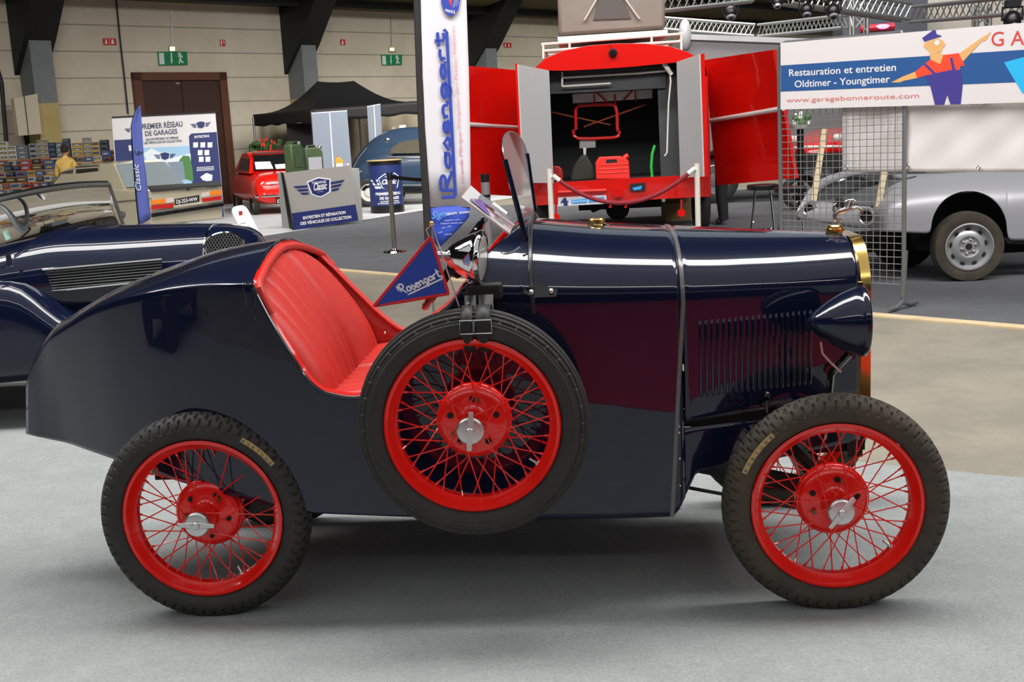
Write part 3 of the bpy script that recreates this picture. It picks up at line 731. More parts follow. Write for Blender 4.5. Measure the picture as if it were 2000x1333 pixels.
# ---- headlamps
for side in (-1, 1):
    hc = V((.805, YC+side*.48, .903)); mb = MB(); ax_ = V((1, side*.02, 0))
    prof = [(0, -.148), (.012, -.144), (.035, -.122), (.062, -.086), (.084, -.048), (.098, -.014), (.104, .006), (.107, .008), (.107, .022), (.102, .026), (.09, .026)]
    mb.lathe(prof, hc, ax_, 44); hl = mb.build('headlamp', NAVY, car, ang=60)
    mb = MB(); mb.lathe([(.092, .024), (.06, .034), (0, .04)], hc, ax_, 32); mb.build('lens', mat('lamp_lens', rgb(210, 210, 200), .08), hl)
    mb = MB(); mb.cyl(hc+V((.012, 0, .105)), hc+V((.012, 0, .118)), .008); mb.tube([hc+V((.012+.0, 0, .107)), hc+V((-.0, 0, .10))], .006, 6); mb.build('clamp_screw', BLKG, hl)
    mb = MB(); mb.tube([hc+V((-.02, 0, -.10)), V((.735, YC+side*.46, .74)), V((.735, YC+side*.40, .60)), V((.735, YC+side*.33, .50))], .012, 8)
    mb.cyl(V((.735, YC+side*.46, .75)), V((.735, YC+side*.43, .75)), .018); mb.build('lamp_bracket', BLKG, car)
    mb = MB(); mb.tube([hc+V((-.105, 0, -.06)), hc+V((-.10, 0, -.095)), hc+V((-.075, 0, -.125)), hc+V((-.045, 0, -.155))], .004, 8); mb.build('cable', mat('copper_tube', rgb(190, 150, 140), .3, .6), hl)
# bonnet catch
mb = MB(); c_ = V((.545, 3.50, 0)); mb.tube([V((.545, 3.52, .675)), V((.545, 3.50, .655)), V((.548, 3.50, .60)), V((.545, 3.50, .53)), V((.55, 3.53, .51))], .007, 8)
mb.tube([V((.56, 3.50, .66)), V((.545, 3.495, .672)), V((.53, 3.50, .655)), V((.525, 3.50, .64))], .006, 8); mb.ell(V((.545, 3.495, .675)), .011, 10, 8); mb.build('bonnet_catch', BLKG, car)
# ---- chassis
mb = MB()
for s_ in (-1, 1):
    mb.prism([V((-1.5, YC+s_*.22, .40)), V((.15, YC+s_*.24, .40)), V((.90, YC+s_*.20, .42)), V((.90, YC+s_*.20, .47)), V((.15, YC+s_*.24, .46)), V((-1.5, YC+s_*.22, .46))], (0, .04, 0))
for x in (-1.4, -.6, .2, .86): mb.box((x, YC, .43), (.05, .46, .05))
mb.build('chassis_frame', BLK, car)
mb = MB(); mb.tube([V((.7367, 3.47, .343)), V((.7367, 3.6, .34)), V((.7367, 3.66, .30)), V((.7367, 4.2, .30)), V((.7367, 4.26, .34)), V((.7367, 4.39, .343))], .022, 10)
mb.build('front_axle', BLK, car)
mb = MB(); mb.cyl(V((-1.2544, 3.53, .343)), V((-1.2544, 4.33, .343)), .03); mb.ell(V((-1.2544, YC, .343)), .10, 20, 12); mb.build('rear_axle', BLK, car)
mb = MB()
for s_ in (-1, 1):
    mb.prism([V((.72, YC+s_*.30, .30)), V((.72, YC+s_*.30, .35)), V((.22, YC+s_*.10, .42)), V((.22, YC+s_*.10, .36))], (0, .03, 0))
    mb.prism([V((-1.25, YC+s_*.36, .30)), V((-1.25, YC+s_*.36, .34)), V((-.6, YC+s_*.28, .41)), V((-.6, YC+s_*.28, .37))], (0, .02, 0))
    mb.tube([V((-1.27, YC+s_*.33, .36)), V((-1.12, YC+s_*.3, .47))], .02, 8)
    mb.tube([V((.76, YC+s_*.33, .34)), V((.62, YC+s_*.3, .50))], .022, 8)
mb.tube([V((.70, 3.60, .26)), V((.1, 3.72, .36))], .006, 6)
mb.build('radius_arm', BLK, car)
mb = MB()
for k in range(5): mb.tube([V((.74, 3.62+.02*k, .345+.012*k)), V((.74, YC, .42+.012*k)), V((.74, 4.24-.02*k, .345+.012*k))], .006, 6)
mb.box((.84, YC, .50), (.05, .4, .16)); mb.build('leaf_spring', BLK, car)
mb = MB(); mb.box((.0, YC, .33), (.5, .3, .10)); mb.cyl(V((-1.0, 4.15, .36)), V((-.5, 4.15, .36)), .05); mb.build('gearbox_and_silencer', MATT, car, bevel=.01)
# ---- pennant
pn = thing('pennant', 'blue triangular pennant edged in red with white script lettering, above the spare wheel', 'flag', (-.40, 3.3, 1.0))
pt = lambda x, y, dy=0: onY(x, y, 3.30+dy)
mb = MB(); mb.tube([pt(844, 440), pt(897, 600)], .0022, 8); mb.build('flagpole', ALU, pn)
mb = MB(); mb.ell(pt(843, 437), .0075, 12, 8); mb.build('finial', BRASS, pn)
mb = MB(); mb.tube([pt(841, 442), pt(832, 449), pt(838, 463)], .0012, 5); mb.tube([pt(875, 577), pt(880, 588)], .0012, 5); mb.build('tie', mat('cord', rgb(190, 180, 180), .7), pn)
FB = mat('pennant_blue', rgb(28, 62, 160), .7, sheen=.3); FR = mat('pennant_red', rgb(206, 34, 40), .7)
A_, B_, C_ = pt(841, 463), pt(876, 574), pt(731, 598)
mb = MB(); G = 16
def tri(u, v): # u along A->B edge, v toward C
    p = (A_+(B_-A_)*u)*(1-v)+C_*v; p = p+V((0, .006*sin(v*5+u*2)*v, 0)); return p
mb.grid([[tri(i/G, j/G*.999) for i in range(G+1)] for j in range(G+1)]); mb.build('pennant_cloth', FB, pn, solid=.001)
mb = MB(); E_ = [tri(0, v) for v in frange(0, .99, 14)]+[tri(.5, .999)]+[tri(1, v) for v in frange(.99, 0, 14)]+[tri(u, 0) for u in frange(.95, .05, 6)]
mb.tube(E_, .005, 8, closed=True, flat=.45, flatdir=(0, 1, 0)); mb.build('pennant_border', FR, pn)
# script lettering as pen strokes: each glyph is a list of polylines in a unit box
def arc(cx_, cy_, r, a0, a1, n=10, ry=None): 
    ry = ry or r; return [(cx_+r*cos(radians(a0+(a1-a0)*i/n)), cy_+ry*sin(radians(a0+(a1-a0)*i/n))) for i in range(n+1)]
GL = {'I': (.16, [[(0, -.25), (0, 1.0)]]),
 'R': (.62, [[(0, -.25), (.02, 1.0)], [(0, 1.0)]+arc(.2, .76, .25, 90, -90, 10)+[(.05, .5)], [(.12, .5), (.5, 0), (.58, .02)]]),
 'o': (.5, [arc(.24, .24, .22, 80, 440, 18), [(.32, .44), (.5, .42)]]),
 's': (.44, [[(0, .08)]+[(.22, .52)]+arc(.2, .14, .17, 50, -130, 10)]),
 'e': (.44, [[(.04, .2), (.34, .3)]+arc(.21, .3, .15, 10, 190, 10)+arc(.24, .2, .2, 190, 330, 10)]),
 'n': (.52, [[(.0, .46), (.05, 0)], [(.05, .28)]+arc(.21, .3, .15, 160, 10, 8)+[(.36, .1), (.42, .02), (.5, .06)]]),
 'g': (.52, [arc(.22, .26, .19, 20, 380, 16), [(.42, .46), (.40, -.1)]+arc(.22, -.14, .18, 0, -160, 8), [(.05, -.2), (.5, .1)]]),
 'a': (.52, [arc(.22, .24, .19, 20, 380, 16), [(.42, .46), (.42, .06), (.52, .04)]]),
 'r': (.40, [[(0, .46), (.06, 0)], [(.04, .28)]+arc(.2, .3, .15, 160, 40, 6)]),
 't': (.36, [[(.12, .85), (.12, .1), (.22, .0), (.34, .06)], [(-.05, .52), (.36, .56)]])}
def script(mb, word, o, r, u, size, pen, depth=.001, under=True, asp=1.0):
    x = 0; n = r.cross(u).normalized()
    def W(p): return o+r*(p[0]*size*asp)+u*(p[1]*size)
    for ch in word:
        w, strokes = GL[ch]
        for st in strokes:
            L = [W((x+a, b)) for a, b in st]; mb.tube(L, pen, 6, flat=depth/pen, flatdir=n)
        x += w+.04
    if under: mb.tube([W((.02, -.25)), W((x-.05, -.25)), W((x+.02, -.10)), W((x-.02, .05))], pen, 6, flat=depth/pen, flatdir=n)
    return x*size*asp
mb = MB(); o_ = pt(783, 577, -.003); e_ = pt(866, 538, -.003); r_ = (e_-o_); up_ = V((0, -.02, 1)); r1 = r_.normalized(); up_ = (up_-r1*up_.dot(r1)).normalized()
script(mb, 'IRosengart', o_, r1, up_, .030, .0025, asp=r_.length/(.030*5.1)); mb.build('lettering', mat('script_white', rgb(225, 225, 235), .6), pn)
# ---- information board resting over the cockpit
ib = thing('information_board', 'white printed board in a clear sleeve leaning against the small windscreen', 'board', (-.35, 3.85, 1.2))
c4 = [onY(899, 388, 3.78), onY(1009, 470, 3.78), onY(1003, 440, 4.06), onY(918, 365, 4.06)]
nb_ = (c4[1]-c4[0]).cross(c4[3]-c4[0]).normalized()
if nb_.z < 0: nb_ = -nb_
mb = MB(); mb.prism(c4, nb_*.006); mb.build('board', mat('paper_white', rgb(214, 210, 212), .35, coat=.4), ib)
mb = MB(); L_ = c4[1]-c4[0]; W_ = c4[3]-c4[0]
for k, (a, b, c, d) in enumerate(((.12, .15, .45, .28), (.2, .55, .5, .9), (.55, .2, .72, .28), (.55, .4, .9, .46), (.6, .6, .95, .66), (.6, .75, .9, .8))):
    q = [c4[0]+L_*a+W_*b, c4[0]+L_*c+W_*b, c4[0]+L_*c+W_*d, c4[0]+L_*a+W_*d]; mb.prism([p+nb_*.007 for p in q], nb_*.0008)
mb.build('print', mat('grey_print', rgb(120, 118, 124), .5), ib)
mb = MB(); mb.prism([c4[0]+L_*.33+W_*.1+nb_*.008, c4[0]+L_*.5+W_*.1+nb_*.008, c4[0]+L_*.30+W_*.55+nb_*.008, c4[0]+L_*.15+W_*.35+nb_*.008], nb_*.0008); mb.build('emblem', mat('purple_print', rgb(110, 80, 150), .5), ib)
mb = MB(); mb.box(c4[0]+L_*.55+W_*.55+nb_*.02, (.06, .05, .012), M=Matrix((L_.normalized(), W_.normalized(), nb_)).transposed()); mb.build('label_card', WHITE, ib)
# ================================================================ helpers for things standing farther back
def patch(name, P, pts, m, parent, off=0.0, th=.006, **k):
    mb = MB(); mb.prism([P(x, y, off) for x, y in pts], P.n*th); return mb.build(name, m, parent, **k)
def depthgrid(rows, name, m, parent, sub=1, solid=0, **k):
    mb = MB(); mb.grid([[onY(x, y, Y) for x, y, Y in r] for r in rows]); return mb.build(name, m, parent, ang=60, sub=sub, solid=solid, **k)
def ringsec(s, z0, z1, hw, p=2.6, n=40, y0=0.0):
    zc, hz = (z0+z1)/2, (z1-z0)/2
    f = lambda c: math.copysign(abs(c)**(2/p), c)
    return [V((s, y0+hw*f(cos(2*pi*i/n)), zc+hz*f(sin(2*pi*i/n)))) for i in range(n)]
def loft(secs, n=40, caps=True):
    mb = MB(); rows = [ringsec(*q, n=n) for q in secs]; mb.grid(rows, cv=True)
    if caps: mb.quad(*rows[0]); mb.quad(*rows[-1])
    return mb
def smooth_secs(kn, N):
    kn = sorted(kn); s0, s1 = kn[0][0], kn[-1][0]; out = []
    for i in range(N+1):
        s = s0+(s1-s0)*i/N; out.append((s,)+tuple(interp(s, [(k[0], k[j]) for k in kn]) for j in (1, 2, 3, 4)))
    return out
def road_wheel(parent, c, R, w, ax, rimc, rr=.62, name='wheel'):
    ax = V(ax).normalized(); c = V(c)
    mb = MB(); mb.lathe([(R*rr, -w/2), (R*.8, -w/2-.012), (R*.96, -w*.42), (R, -w*.25), (R, w*.25), (R*.96, w*.42), (R*.8, w/2+.01), (R*rr, w/2)], c, ax, 40)
    t_ = mb.build(name, RUB, parent)
    mb = MB(); mb.lathe([(R*rr, -w/2), (R*rr*.93, -w/2-.004), (R*rr*.9, -w/2+.02), (R*rr*.55, -w/2+.025), (R*rr*.45, -w/2+.0), (R*rr*.2, -w/2-.004), (0, -w/2-.006)], c, ax, 36); mb.build('wheel_disc', rimc, t_)
    return t_
PB = mat('print_navy', rgb(34, 44, 98), .45); PW = mat('print_white', rgb(222, 222, 224), .45); PK = mat('print_black', rgb(24, 24, 26), .5); PR = mat('print_red', rgb(206, 60, 60), .5)
# ================================================================ dark blue roadster behind the cyclecar
rd = thing('roadster', 'dark navy classic roadster at the left edge, side grille and vent, behind the boat tail', 'car', (-3.0, 6.62, 0))
rb = smooth_secs([(-4.6, .24, .90, .60, 5), (-3.6, .24, .92, .62, 5), (-3.15, .25, .88, .60, 4.5), (-2.8, .27, .62, .56, 3.5), (-2.3, .28, .56, .52, 3), (-1.95, .32, .52, .40, 2.5)], 44)
mb = MB(); rows = [[p+V((0, 6.62, 0)) for p in ringsec(*q, n=48)] for q in rb]; mb.grid(rows, cv=True); mb.quad(*rows[0]); mb.quad(*rows[-1]); mb.build('body', NAVY2, rd, ang=50)
rh = smooth_secs([(-3.32, .5, 1.055, .535, 2.7), (-3.15, .5, 1.085, .50, 2.6), (-2.98, .5, 1.10, .43, 2.5), (-2.8, .5, 1.095, .385, 2.4), (-2.4, .46, 1.085, .345, 2.5), (-2.1, .44, 1.07, .30, 2.6), (-1.98, .44, 1.05, .26, 2.6), (-1.90, .46, 1.01, .19, 2.4), (-1.865, .5, .96, .10, 2.2)], 50)
mb = MB(); rows = [[p+V((0, 6.62, 0)) for p in ringsec(*q, n=56)] for q in rh]; mb.grid(rows, cv=True); mb.quad(*rows[-1]); mb.quad(*rows[0]); mb.build('bonnet', NAVY2, rd, ang=60)
RP = Plane((-2.6, 6.225, .8), 3)
mb = MB(); mb.tube([RP(83, 527, .02), RP(316, 506, .02)], .006, 8); mb.tube([RP(102, 569, .02), RP(255, 553, .02)], .006, 8); mb.build('vent_trim', CHR, rd)
mb = MB(); mb.prism([RP(84, 529, .005), RP(316, 508, .005), RP(320, 545, .005), RP(103, 567, .005)], RP.n*.004); vp = mb.build('side_vent', MATT, rd)
mb = MB()
for k in range(1, 8): mb.tube([RP(85+2.4*k, 527+5.2*k, .013), RP(316, 506+5.6*k, .013)], .0022, 6)
mb.build('vent_slat', STEEL, vp)
GP = Plane((-1.99, 6.31, .97), 30)
mb = MB(); el = [(436+39*cos(t)*(1 if cos(t) > 0 else .95), 479-24*sin(t)-3*cos(t)) for t in frange(0, 2*pi, 35)[:-1]]
mb.tube([GP(x, y, .0) for x, y in el], .007, 8, closed=True); gr = mb.build('grille_surround', CHR, rd)
mb = MB(); mb.prism([GP(x, y, -.015) for x, y in el], GP.n*.012); mb.build('grille_back', MATT, gr)
mb = MB()
for k in range(-14, 15):
    for sgn in (1, -1):
        pts = []
        for j in range(41):
            y = 455+j*1.25; x = 436+k*6+sgn*(y-479)*.62
            if ((x-436)/37)**2+((y-479+3*(x-436)/39)/23)**2 < 1: pts.append((x, y))
        if len(pts) > 1: mb.tube([GP(*pts[0], .001), GP(*pts[-1], .001)], .0022, 5)
mb.build('grille_mesh', STEEL, gr)
mb = MB(); L = [p for i, p in enumerate(ringsec(-2.14, .44, 1.074, .31, 2.6, 56)) if 14 <= i <= 34]; mb.tube([p+V((0, 6.62, 0)) for p in L], .006, 6); mb.build('bonnet_strap_trim', CHR, rd)
# windscreen
w0, w1, w2, w3 = onY(-34, 486, 6.02), onY(-50, 402, 6.02), onY(213, 361, 7.12), onY(241, 440, 7.12)
mb = MB(); mid = lambda a, b, t, k=0: a+(b-a)*t+V((.05*sin(pi*t)+k, 0, .03*sin(pi*t)))
top = [mid(w1, w2, t) for t in frange(0, 1, 16)]; bot = [mid(w0, w3, t)+V((0, 0, -.01)) for t in frange(0, 1, 16)]
mb.tube(top, .015, 8); mb.tube([w2, w3], .012, 8); mb.tube([w1, w0], .012, 8); mb.tube(bot, .005, 8); wf = mb.build('windscreen_frame', mat('dull_chrome', rgb(120, 118, 114), .3, .7), rd)
mb = MB(); mb.grid([bot, top]); mb.build('windscreen_glass', GLASS, rd, solid=.004)
mb = MB(); mb.tube([p+V((-.012, 0, .012)) for p in top], .014, 8); mb.build('rubber_seal', BLK, wf)
mb = MB(); mb.prism([onY(5, 452, 6.15), onY(14, 449, 6.2), onY(22, 466, 6.2), onY(12, 470, 6.15)], (0, -.002, 0)); tag(mb.build('tax_sticker', mat('pale_green', rgb(150, 200, 180), .5), wf), 'pale green sticker in the corner of the windscreen glass', None)
mb = MB(); c_ = onY(40, 487, 6.9); mb.tube([c_+V((sin(t)*.035, -cos(t)*.19, .17*sin(t)*1.0+.04)) for t in frange(0, 2*pi, 35)[:-1]], .012, 8, closed=True); mb.tube([c_+V((0, -.18, .04)), c_+V((0, .18, .04))], .01, 6); mb.tube([c_+V((0, 0, .04)), c_+V((.2, 0, -.12))], .012, 6); mb.build('steering_wheel', mat('grey_bakelite', rgb(70, 74, 76), .4), rd)
mb = MB(); mb.lathe([(0, -.04), (.025, -.035), (.032, 0), (.03, .01), (0, .012)], onY(84, 378, 6.6)+V((0, 0, -.03)), (.9, -.4, .1), 20); mb.build('rear_view_mirror', CHR, wf)
mb = MB(); mb.lathe([(0, -.02), (.02, -.015), (.026, 0), (0, .004)], onY(241, 420, 7.14), (1, -.2, 0), 16); mb.build('side_lamp', CHR, wf)
for X in (-2.25, -4.2): road_wheel(rd, (X, 6.16, .32), .32, .11, (0, 1, 0), NAVY2); road_wheel(rd, (X, 7.08, .32), .32, .11, (0, 1, 0), NAVY2)
mb = MB(); mb.cyl(onY(22, 500, 5.98), onY(22, 520, 5.98), .012); mb.box(onY(20, 508, 5.96), (.03, .03, .06)); mb.build('door_hinge', CHR, rd)
cdm = thing('price_card', 'curled white card with a red crest propped on the navy roadster nose', 'card', onY(500, 475, 6.95))
depthgrid([[(447, 407, 7.05), (464, 402, 7.05), (480, 399, 7.05)], [(462, 440, 7.0), (476, 430, 7.0), (492, 425, 7.0)], [(478, 465, 6.95), (492, 455, 6.95), (505, 452, 6.95)], [(488, 477, 6.93), (504, 476, 6.93), (519, 474, 6.93)]], 'card', PW, cdm, sub=2, solid=.002)
mb = MB(); mb.prism([onY(466, 413, 7.02), onY(473, 412, 7.02), onY(474, 420, 7.02), onY(471, 426, 7.02), onY(467, 420, 7.02)], (0, -.002, 0)); mb.build('crest', PR, cdm)
mb = MB()
for a, b, c in ((470, 437, 10), (473, 443, 14), (480, 457, 12)): mb.prism([onY(a, b, 6.96), onY(a+c, b-2, 6.96), onY(a+c, b-1, 6.96), onY(a, b+1, 6.96)], (0, -.001, 0))
mb.build('print', PK, cdm)
dc = copy_tree(rd); tag(dc, 'second dark navy roadster, outside the frame at left, mirrored in the boat tail', 'car'); dc.location = (-5.9, .6, 0); dc.rotation_euler = (0, 0, radians(62))
# ================================================================ beige saloon
BM = mat('beige_metallic', rgb(184, 175, 152), .3, .25, .7); BMD = mat('dark_trim', rgb(32, 32, 32), .5)
bw = thing('saloon_car', 'beige four-door saloon seen from behind with black boot spoiler and black number plate', 'car', onY(293, 440, 19.5))
SPn = Plane(onY(293, 420, 19.0), -32); RPn = Plane(onY(293, 420, 19.0), 34)
wv = RPn.r*1.75; wv = wv.normalized()*((RPn(434, 400)-RPn(293, 420)).length)
lowp = [(22, 447), (14, 425), (12, 412), (20, 402), (50, 392), (94, 378), (150, 371), (200, 368), (241, 371), (270, 372), (292, 373), (292.5, 382), (293, 392), (293.5, 418), (294, 440), (242, 446), (238, 430), (228, 412), (212, 407), (197, 411), (188, 425), (184, 447), (85, 452), (80, 430), (68, 405), (52, 400), (37, 410), (32, 430), (32, 449)]
mb = MB(); A_ = [SPn(x, y) for x, y in lowp]; F_ = [p+wv for p in A_]; n_ = len(A_)
mb.add(A_+F_, [tuple(range(n_))[::-1], tuple(range(n_, 2*n_))]+[(i, (i+1) % n_, n_+(i+1) % n_, n_+i) for i in range(n_)]); mb.build('body', BM, bw, bevel=.03)
# greenhouse: near profile (slightly inset) to far profile
gp = [(94, 372), (120, 331), (147, 325), (192, 322), (214, 321), (244, 371)]
mb = MB(); G0 = [SPn(x, y, -.06) for x, y in gp]; wn = wv*((wv.length-.2)/wv.length)
R0_ = [p+(-SPn.n*.08 if i in (1, 2, 3, 4) else V((0, 0, 0))) for i, p in enumerate(G0)]
G1 = [p+wn-wv.normalized()*.16*(1 if i in (1, 2, 3, 4) else 0) for i, p in enumerate(R0_)]
mid_ = [(a+b)/2+(V((0, 0, .045)) if 0 < i < 5 else V((0, 0, 0))) for i, (a, b) in enumerate(zip(R0_, G1))]
mb.grid([R0_, mid_, G1]); mb.quad(*R0_); mb.quad(*G1); gh = mb.build('roof', BM, bw, ang=25)
SG = Plane(R0_[2], -32)
WG = mat('window_glass', rgb(60, 62, 56), .05, 0, .8)
patch('front_side_window', SG, [(97, 367), (121, 336), (143, 331), (142, 362)], WG, gh, .012, .006)
patch('rear_side_window', SG, [(149, 331), (191, 328), (202, 358), (149, 361)], TGLASS, gh, .012, .006)
mb = MB(); q = [(R0_[4]*(1-u)+G1[4]*u)*(1-v)+(R0_[5]*(1-u)+G1[5]*u)*v for u, v in ((.03, .06), (.97, .06), (.98, .96), (.02, .96))]
nq = (q[1]-q[0]).cross(q[3]-q[0]).normalized(); nq = nq if nq.z > 0 else -nq
mb.prism([p+nq*.03 for p in q], nq*.008); mb.build('rear_window', mat('sky_reflection_glass', rgb(120, 130, 135), .03, 0, 1), gh)  # pale base colour stands in for the sky reflected in this window
mb = MB(); mb.tube([SG(147, 326, .01), SG(193, 323, .01), SG(205, 358, .012)], .01, 6); mb.tube([SPn(12, 412, .012), SPn(265, 391, .012), SPn(296, 388, .012)], .008, 6); mb.build('trim_line', mat('dark_line', rgb(80, 76, 66), .4), bw)
mb = MB()
for x, y in ((126, 392), (184, 388)): mb.prism([SPn(x-5, y-1, .01), SPn(x+5, y-2, .01), SPn(x+3, y+4, .01), SPn(x-3, y+4, .01)], SPn.n*.02)
mb.build('door_handle', BMD, bw)
mb = MB(); mb.prism([SPn(290, 369, .02), SPn(294, 374, .02), SPn(294, 374, .02)+wv*.97, SPn(290, 366, .02)+wv*.97], V((0, 0, .03))); mb.build('boot_spoiler', BMD, bw)
ORG = mat('lamp_orange', rgb(230, 120, 20), .3, coat=.5); LRD = mat('lamp_red', rgb(170, 24, 18), .3, coat=.5); LWH = mat('lamp_clear', rgb(190, 180, 176), .3)
for nm, pts, m in (('indicator', [(295, 392), (322, 388), (322, 397), (295, 400)], ORG), ('reversing_lamp', [(324, 388), (339, 386), (339, 395), (324, 397)], LWH), ('tail_lamp', [(295, 402), (339, 397), (339, 405), (295, 410)], LRD),
                   ('indicator', [(410, 374), (431, 371), (431, 380), (410, 382)], ORG), ('reversing_lamp', [(393, 377), (409, 374), (409, 383), (393, 386)], LWH), ('tail_lamp', [(394, 388), (432, 382), (432, 390), (395, 395)], LRD),
                   ('number_plate', [(341, 389), (389, 381), (389, 394), (341, 401)], PK)): 
    o_ = patch(nm, RPn, pts, m, bw, .035, .015)
    if nm == 'number_plate':
        mb = MB(); text_px(mb, 'DJ-253-WW', RPn, (345, 398), (386, 392), 7.5, .053, bold=.01); mb.build('lettering', PW, o_)
mb = MB(); mb.lathe([(0, .05), (.028, .05), (.03, .035)], RPn(366, 370), RPn.n, 18); mb.build('roundel', mat('roundel_blue', rgb(70, 90, 130), .3), bw)
mb = MB(); mb.prism([RPn(294, 417, .05), RPn(434, 396, .05), RPn(436, 403, .05), RPn(294, 425, .05)], RPn.n*.07); mb.build('rear_bumper', BLKG, bw, bevel=.01)
mb = MB(); mb.prism([RPn(294, 414, .08), RPn(434, 393, .08), RPn(434, 395.5, .08), RPn(294, 416.5, .08)], RPn.n*.07); mb.build('bumper_chrome', CHR, bw)
for x, y in ((212, 436), (52, 432)):
    c_ = SPn(x, y, -.14); c_.z = .31; road_wheel(bw, c_, .31, .18, -SPn.n, mat('alloy_grey', rgb(120, 120, 118), .4, .6))
c_ = SPn(212, 436, -.14)+wv*.9; c_.z = .31; road_wheel(bw, c_, .31, .18, -SPn.n, STEEL)
# ================================================================ backdrop, feather flag
BP = Plane(onY(320, 300, 23.8), 24)
bd = thing('backdrop_banner', 'wide printed backdrop reading PREMIER RÉSEAU DE GARAGES standing against the brown door', 'banner', onY(325, 430, 23.8))
def pz(P, pts, z0): return pts
patch('panel', BP, [(218, 230), (420, 220), (438, 425), (232, 432)], mat('banner_pale', rgb(206, 204, 206), .5), bd, 0, .05)
patch('left_column', BP, [(223, 274), (258, 272), (268, 430), (234, 431)], PB, bd, .052)
patch('right_column', BP, [(369, 266), (374, 261), (423, 258), (438, 424), (380, 427)], PB, bd, .052)
patch('sky_picture', BP, [(262, 290), (370, 285), (379, 400), (270, 404)], mat('pale_sky', rgb(150, 186, 214), .5), bd, .052)
patch('cloud_picture', BP, [(280, 300), (296, 290), (312, 298), (330, 310), (372, 300), (373, 322), (290, 322)], mat('cloud_white', rgb(214, 222, 228), .5), bd, .058, .002)
patch('tree_picture', BP, [(350, 313), (358, 304), (370, 305), (376, 330), (378, 355), (362, 350), (352, 330)], mat('leaf_print', rgb(70, 120, 60), .6), bd, .059, .002)
patch('building_picture', BP, [(318, 318), (357, 315), (360, 335), (362, 352), (322, 352)], mat('building_print', rgb(120, 134, 150), .6), bd, .0605, .002)
patch('map_picture', BP, [(391, 346), (403, 338), (415, 342), (414, 353), (404, 354), (396, 352)], PW, bd, .060, .002)
mb = MB(); text_px(mb, 'PREMIER RÉSEAU', BP, (276, 253), (357, 247), 11, .06, bold=.015); text_px(mb, 'DE GARAGES', BP, (284, 266), (347, 261), 10, .06, bold=.015); mb.build('headline', mat('print_grey_blue', rgb(52, 58, 84), .5), bd)
mb = MB(); text_px(mb, 'QUI ENTRETIENT ET RÉPARE', BP, (285, 275), (349, 271), 4.5, .06, bold=.02); text_px(mb, 'LES VÉHICULES DE COLLECTION', BP, (282, 281.5), (355, 277), 4.5, .06, bold=.02); mb.build('subline', mat('print_grey_blue', rgb(52, 58, 84), .5), bd)
mb = MB(); text_px(mb, 'ENTRETIENS', BP, (380, 270), (409, 268), 5, .06, bold=.02)
for j, (yy, xs_) in enumerate(((283, (382, 396, 410)), (298, (391, 404)), (311, (393, 406)))):
    for x in xs_:
        if x: mb.prism([BP(x-4.6, yy-4.5, .06), BP(x+4.6, yy-5, .06), BP(x+4.6, yy+5, .06), BP(x-4.6, yy+5.5, .06)], BP.n*.003)
mb.prism([BP(251, 284, .06), BP(256, 284, .06), BP(257, 295, .06), BP(252, 295, .06)], BP.n*.003); mb.build('icon_tile', PW, bd)
mb = MB()
for yy in (327, 330, 333): mb.prism([BP(384, yy, .06), BP(418, yy-2, .06), BP(418, yy-.8, .06), BP(384, yy+1.2, .06)], BP.n*.002)
mb.build('small_print', PW, bd)
mb = MB(); mb.prism([BP(218, 228, .0), BP(420, 218, .0), BP(420, 221, .0), BP(218, 231, .0)], BP.n*.07); mb.build('top_rail', BLK, bd)
def winged(mbn, mbw, P, cx_, cy_, w, off, rot=-.12, word=None, top=None):
    """winged shield emblem: white outline plate with a navy shield, striped wings"""
    def q(a, b): return (cx_+w*(a*cos(rot)-b*sin(rot)), cy_+w*(a*sin(rot)+b*cos(rot)))
    S0 = [(-.30, -.17), (0, -.25), (.30, -.17), (.25, .15), (.10, .22), (0, .25), (-.10, .22), (-.22, .15)]
    mbw.prism([P(*q(a*1.13, b*1.15), off) for a, b in S0], P.n*.003)
    mbn.prism([P(*q(a, b), off+.0035) for a, b in S0], P.n*.003)
    for s_ in (-1, 1):
        for k in range(3):
            a = [(s_*.33-s_*.0, -.10+k*.10), (s_*(.72-.08*k), -.12+k*.10), (s_*(.66-.08*k), -.055+k*.10), (s_*.32, -.04+k*.10)]
            mbn.prism([P(*q(x, y), off) for x, y in a], P.n*.003)
    return q
mb1, mb2 = MB(), MB(); winged(mb1, mb2, BP, 392, 244, 28, .056, -.1); winged(mb1, mb2, BP, 262, 253, 26, .056, -.1); winged(mb1, mb2, BP, 322, 305, 30, .064, -.05); mb2.build('emblem_outline', PW, bd); mb1.build('emblem', PB, bd)
ff = thing('feather_flag', 'narrow blue printed feather flag standing behind the navy roadster, against the saloon', 'flag', onY(285, 470, 12.5))
FPn = Plane(onY(280, 330, 12.5), 20)
BFL = bpy.data.materials.new('feather_print'); BFL.use_nodes = True
nt = BFL.node_tree; b_n = nt.nodes['Principled BSDF']; br = nt.nodes.new('ShaderNodeTexBrick'); tc = nt.nodes.new('ShaderNodeTexCoord'); mp = nt.nodes.new('ShaderNodeMapping'); mp.inputs['Rotation'].default_value = (radians(90), 0, 0)
nt.links.new(tc.outputs['Object'], mp.inputs[0]); nt.links.new(mp.outputs[0], br.inputs['Vector']); br.inputs['Scale'].default_value = 26; br.inputs['Color1'].default_value = rgb(56, 66, 148); br.inputs['Color2'].default_value = rgb(66, 78, 164); br.inputs['Mortar'].default_value = rgb(96, 108, 180); br.inputs['Mortar Size'].default_value = .06
nt.links.new(br.outputs['Color'], b_n.inputs['Base Color']); b_n.inputs['Roughness'].default_value = .7
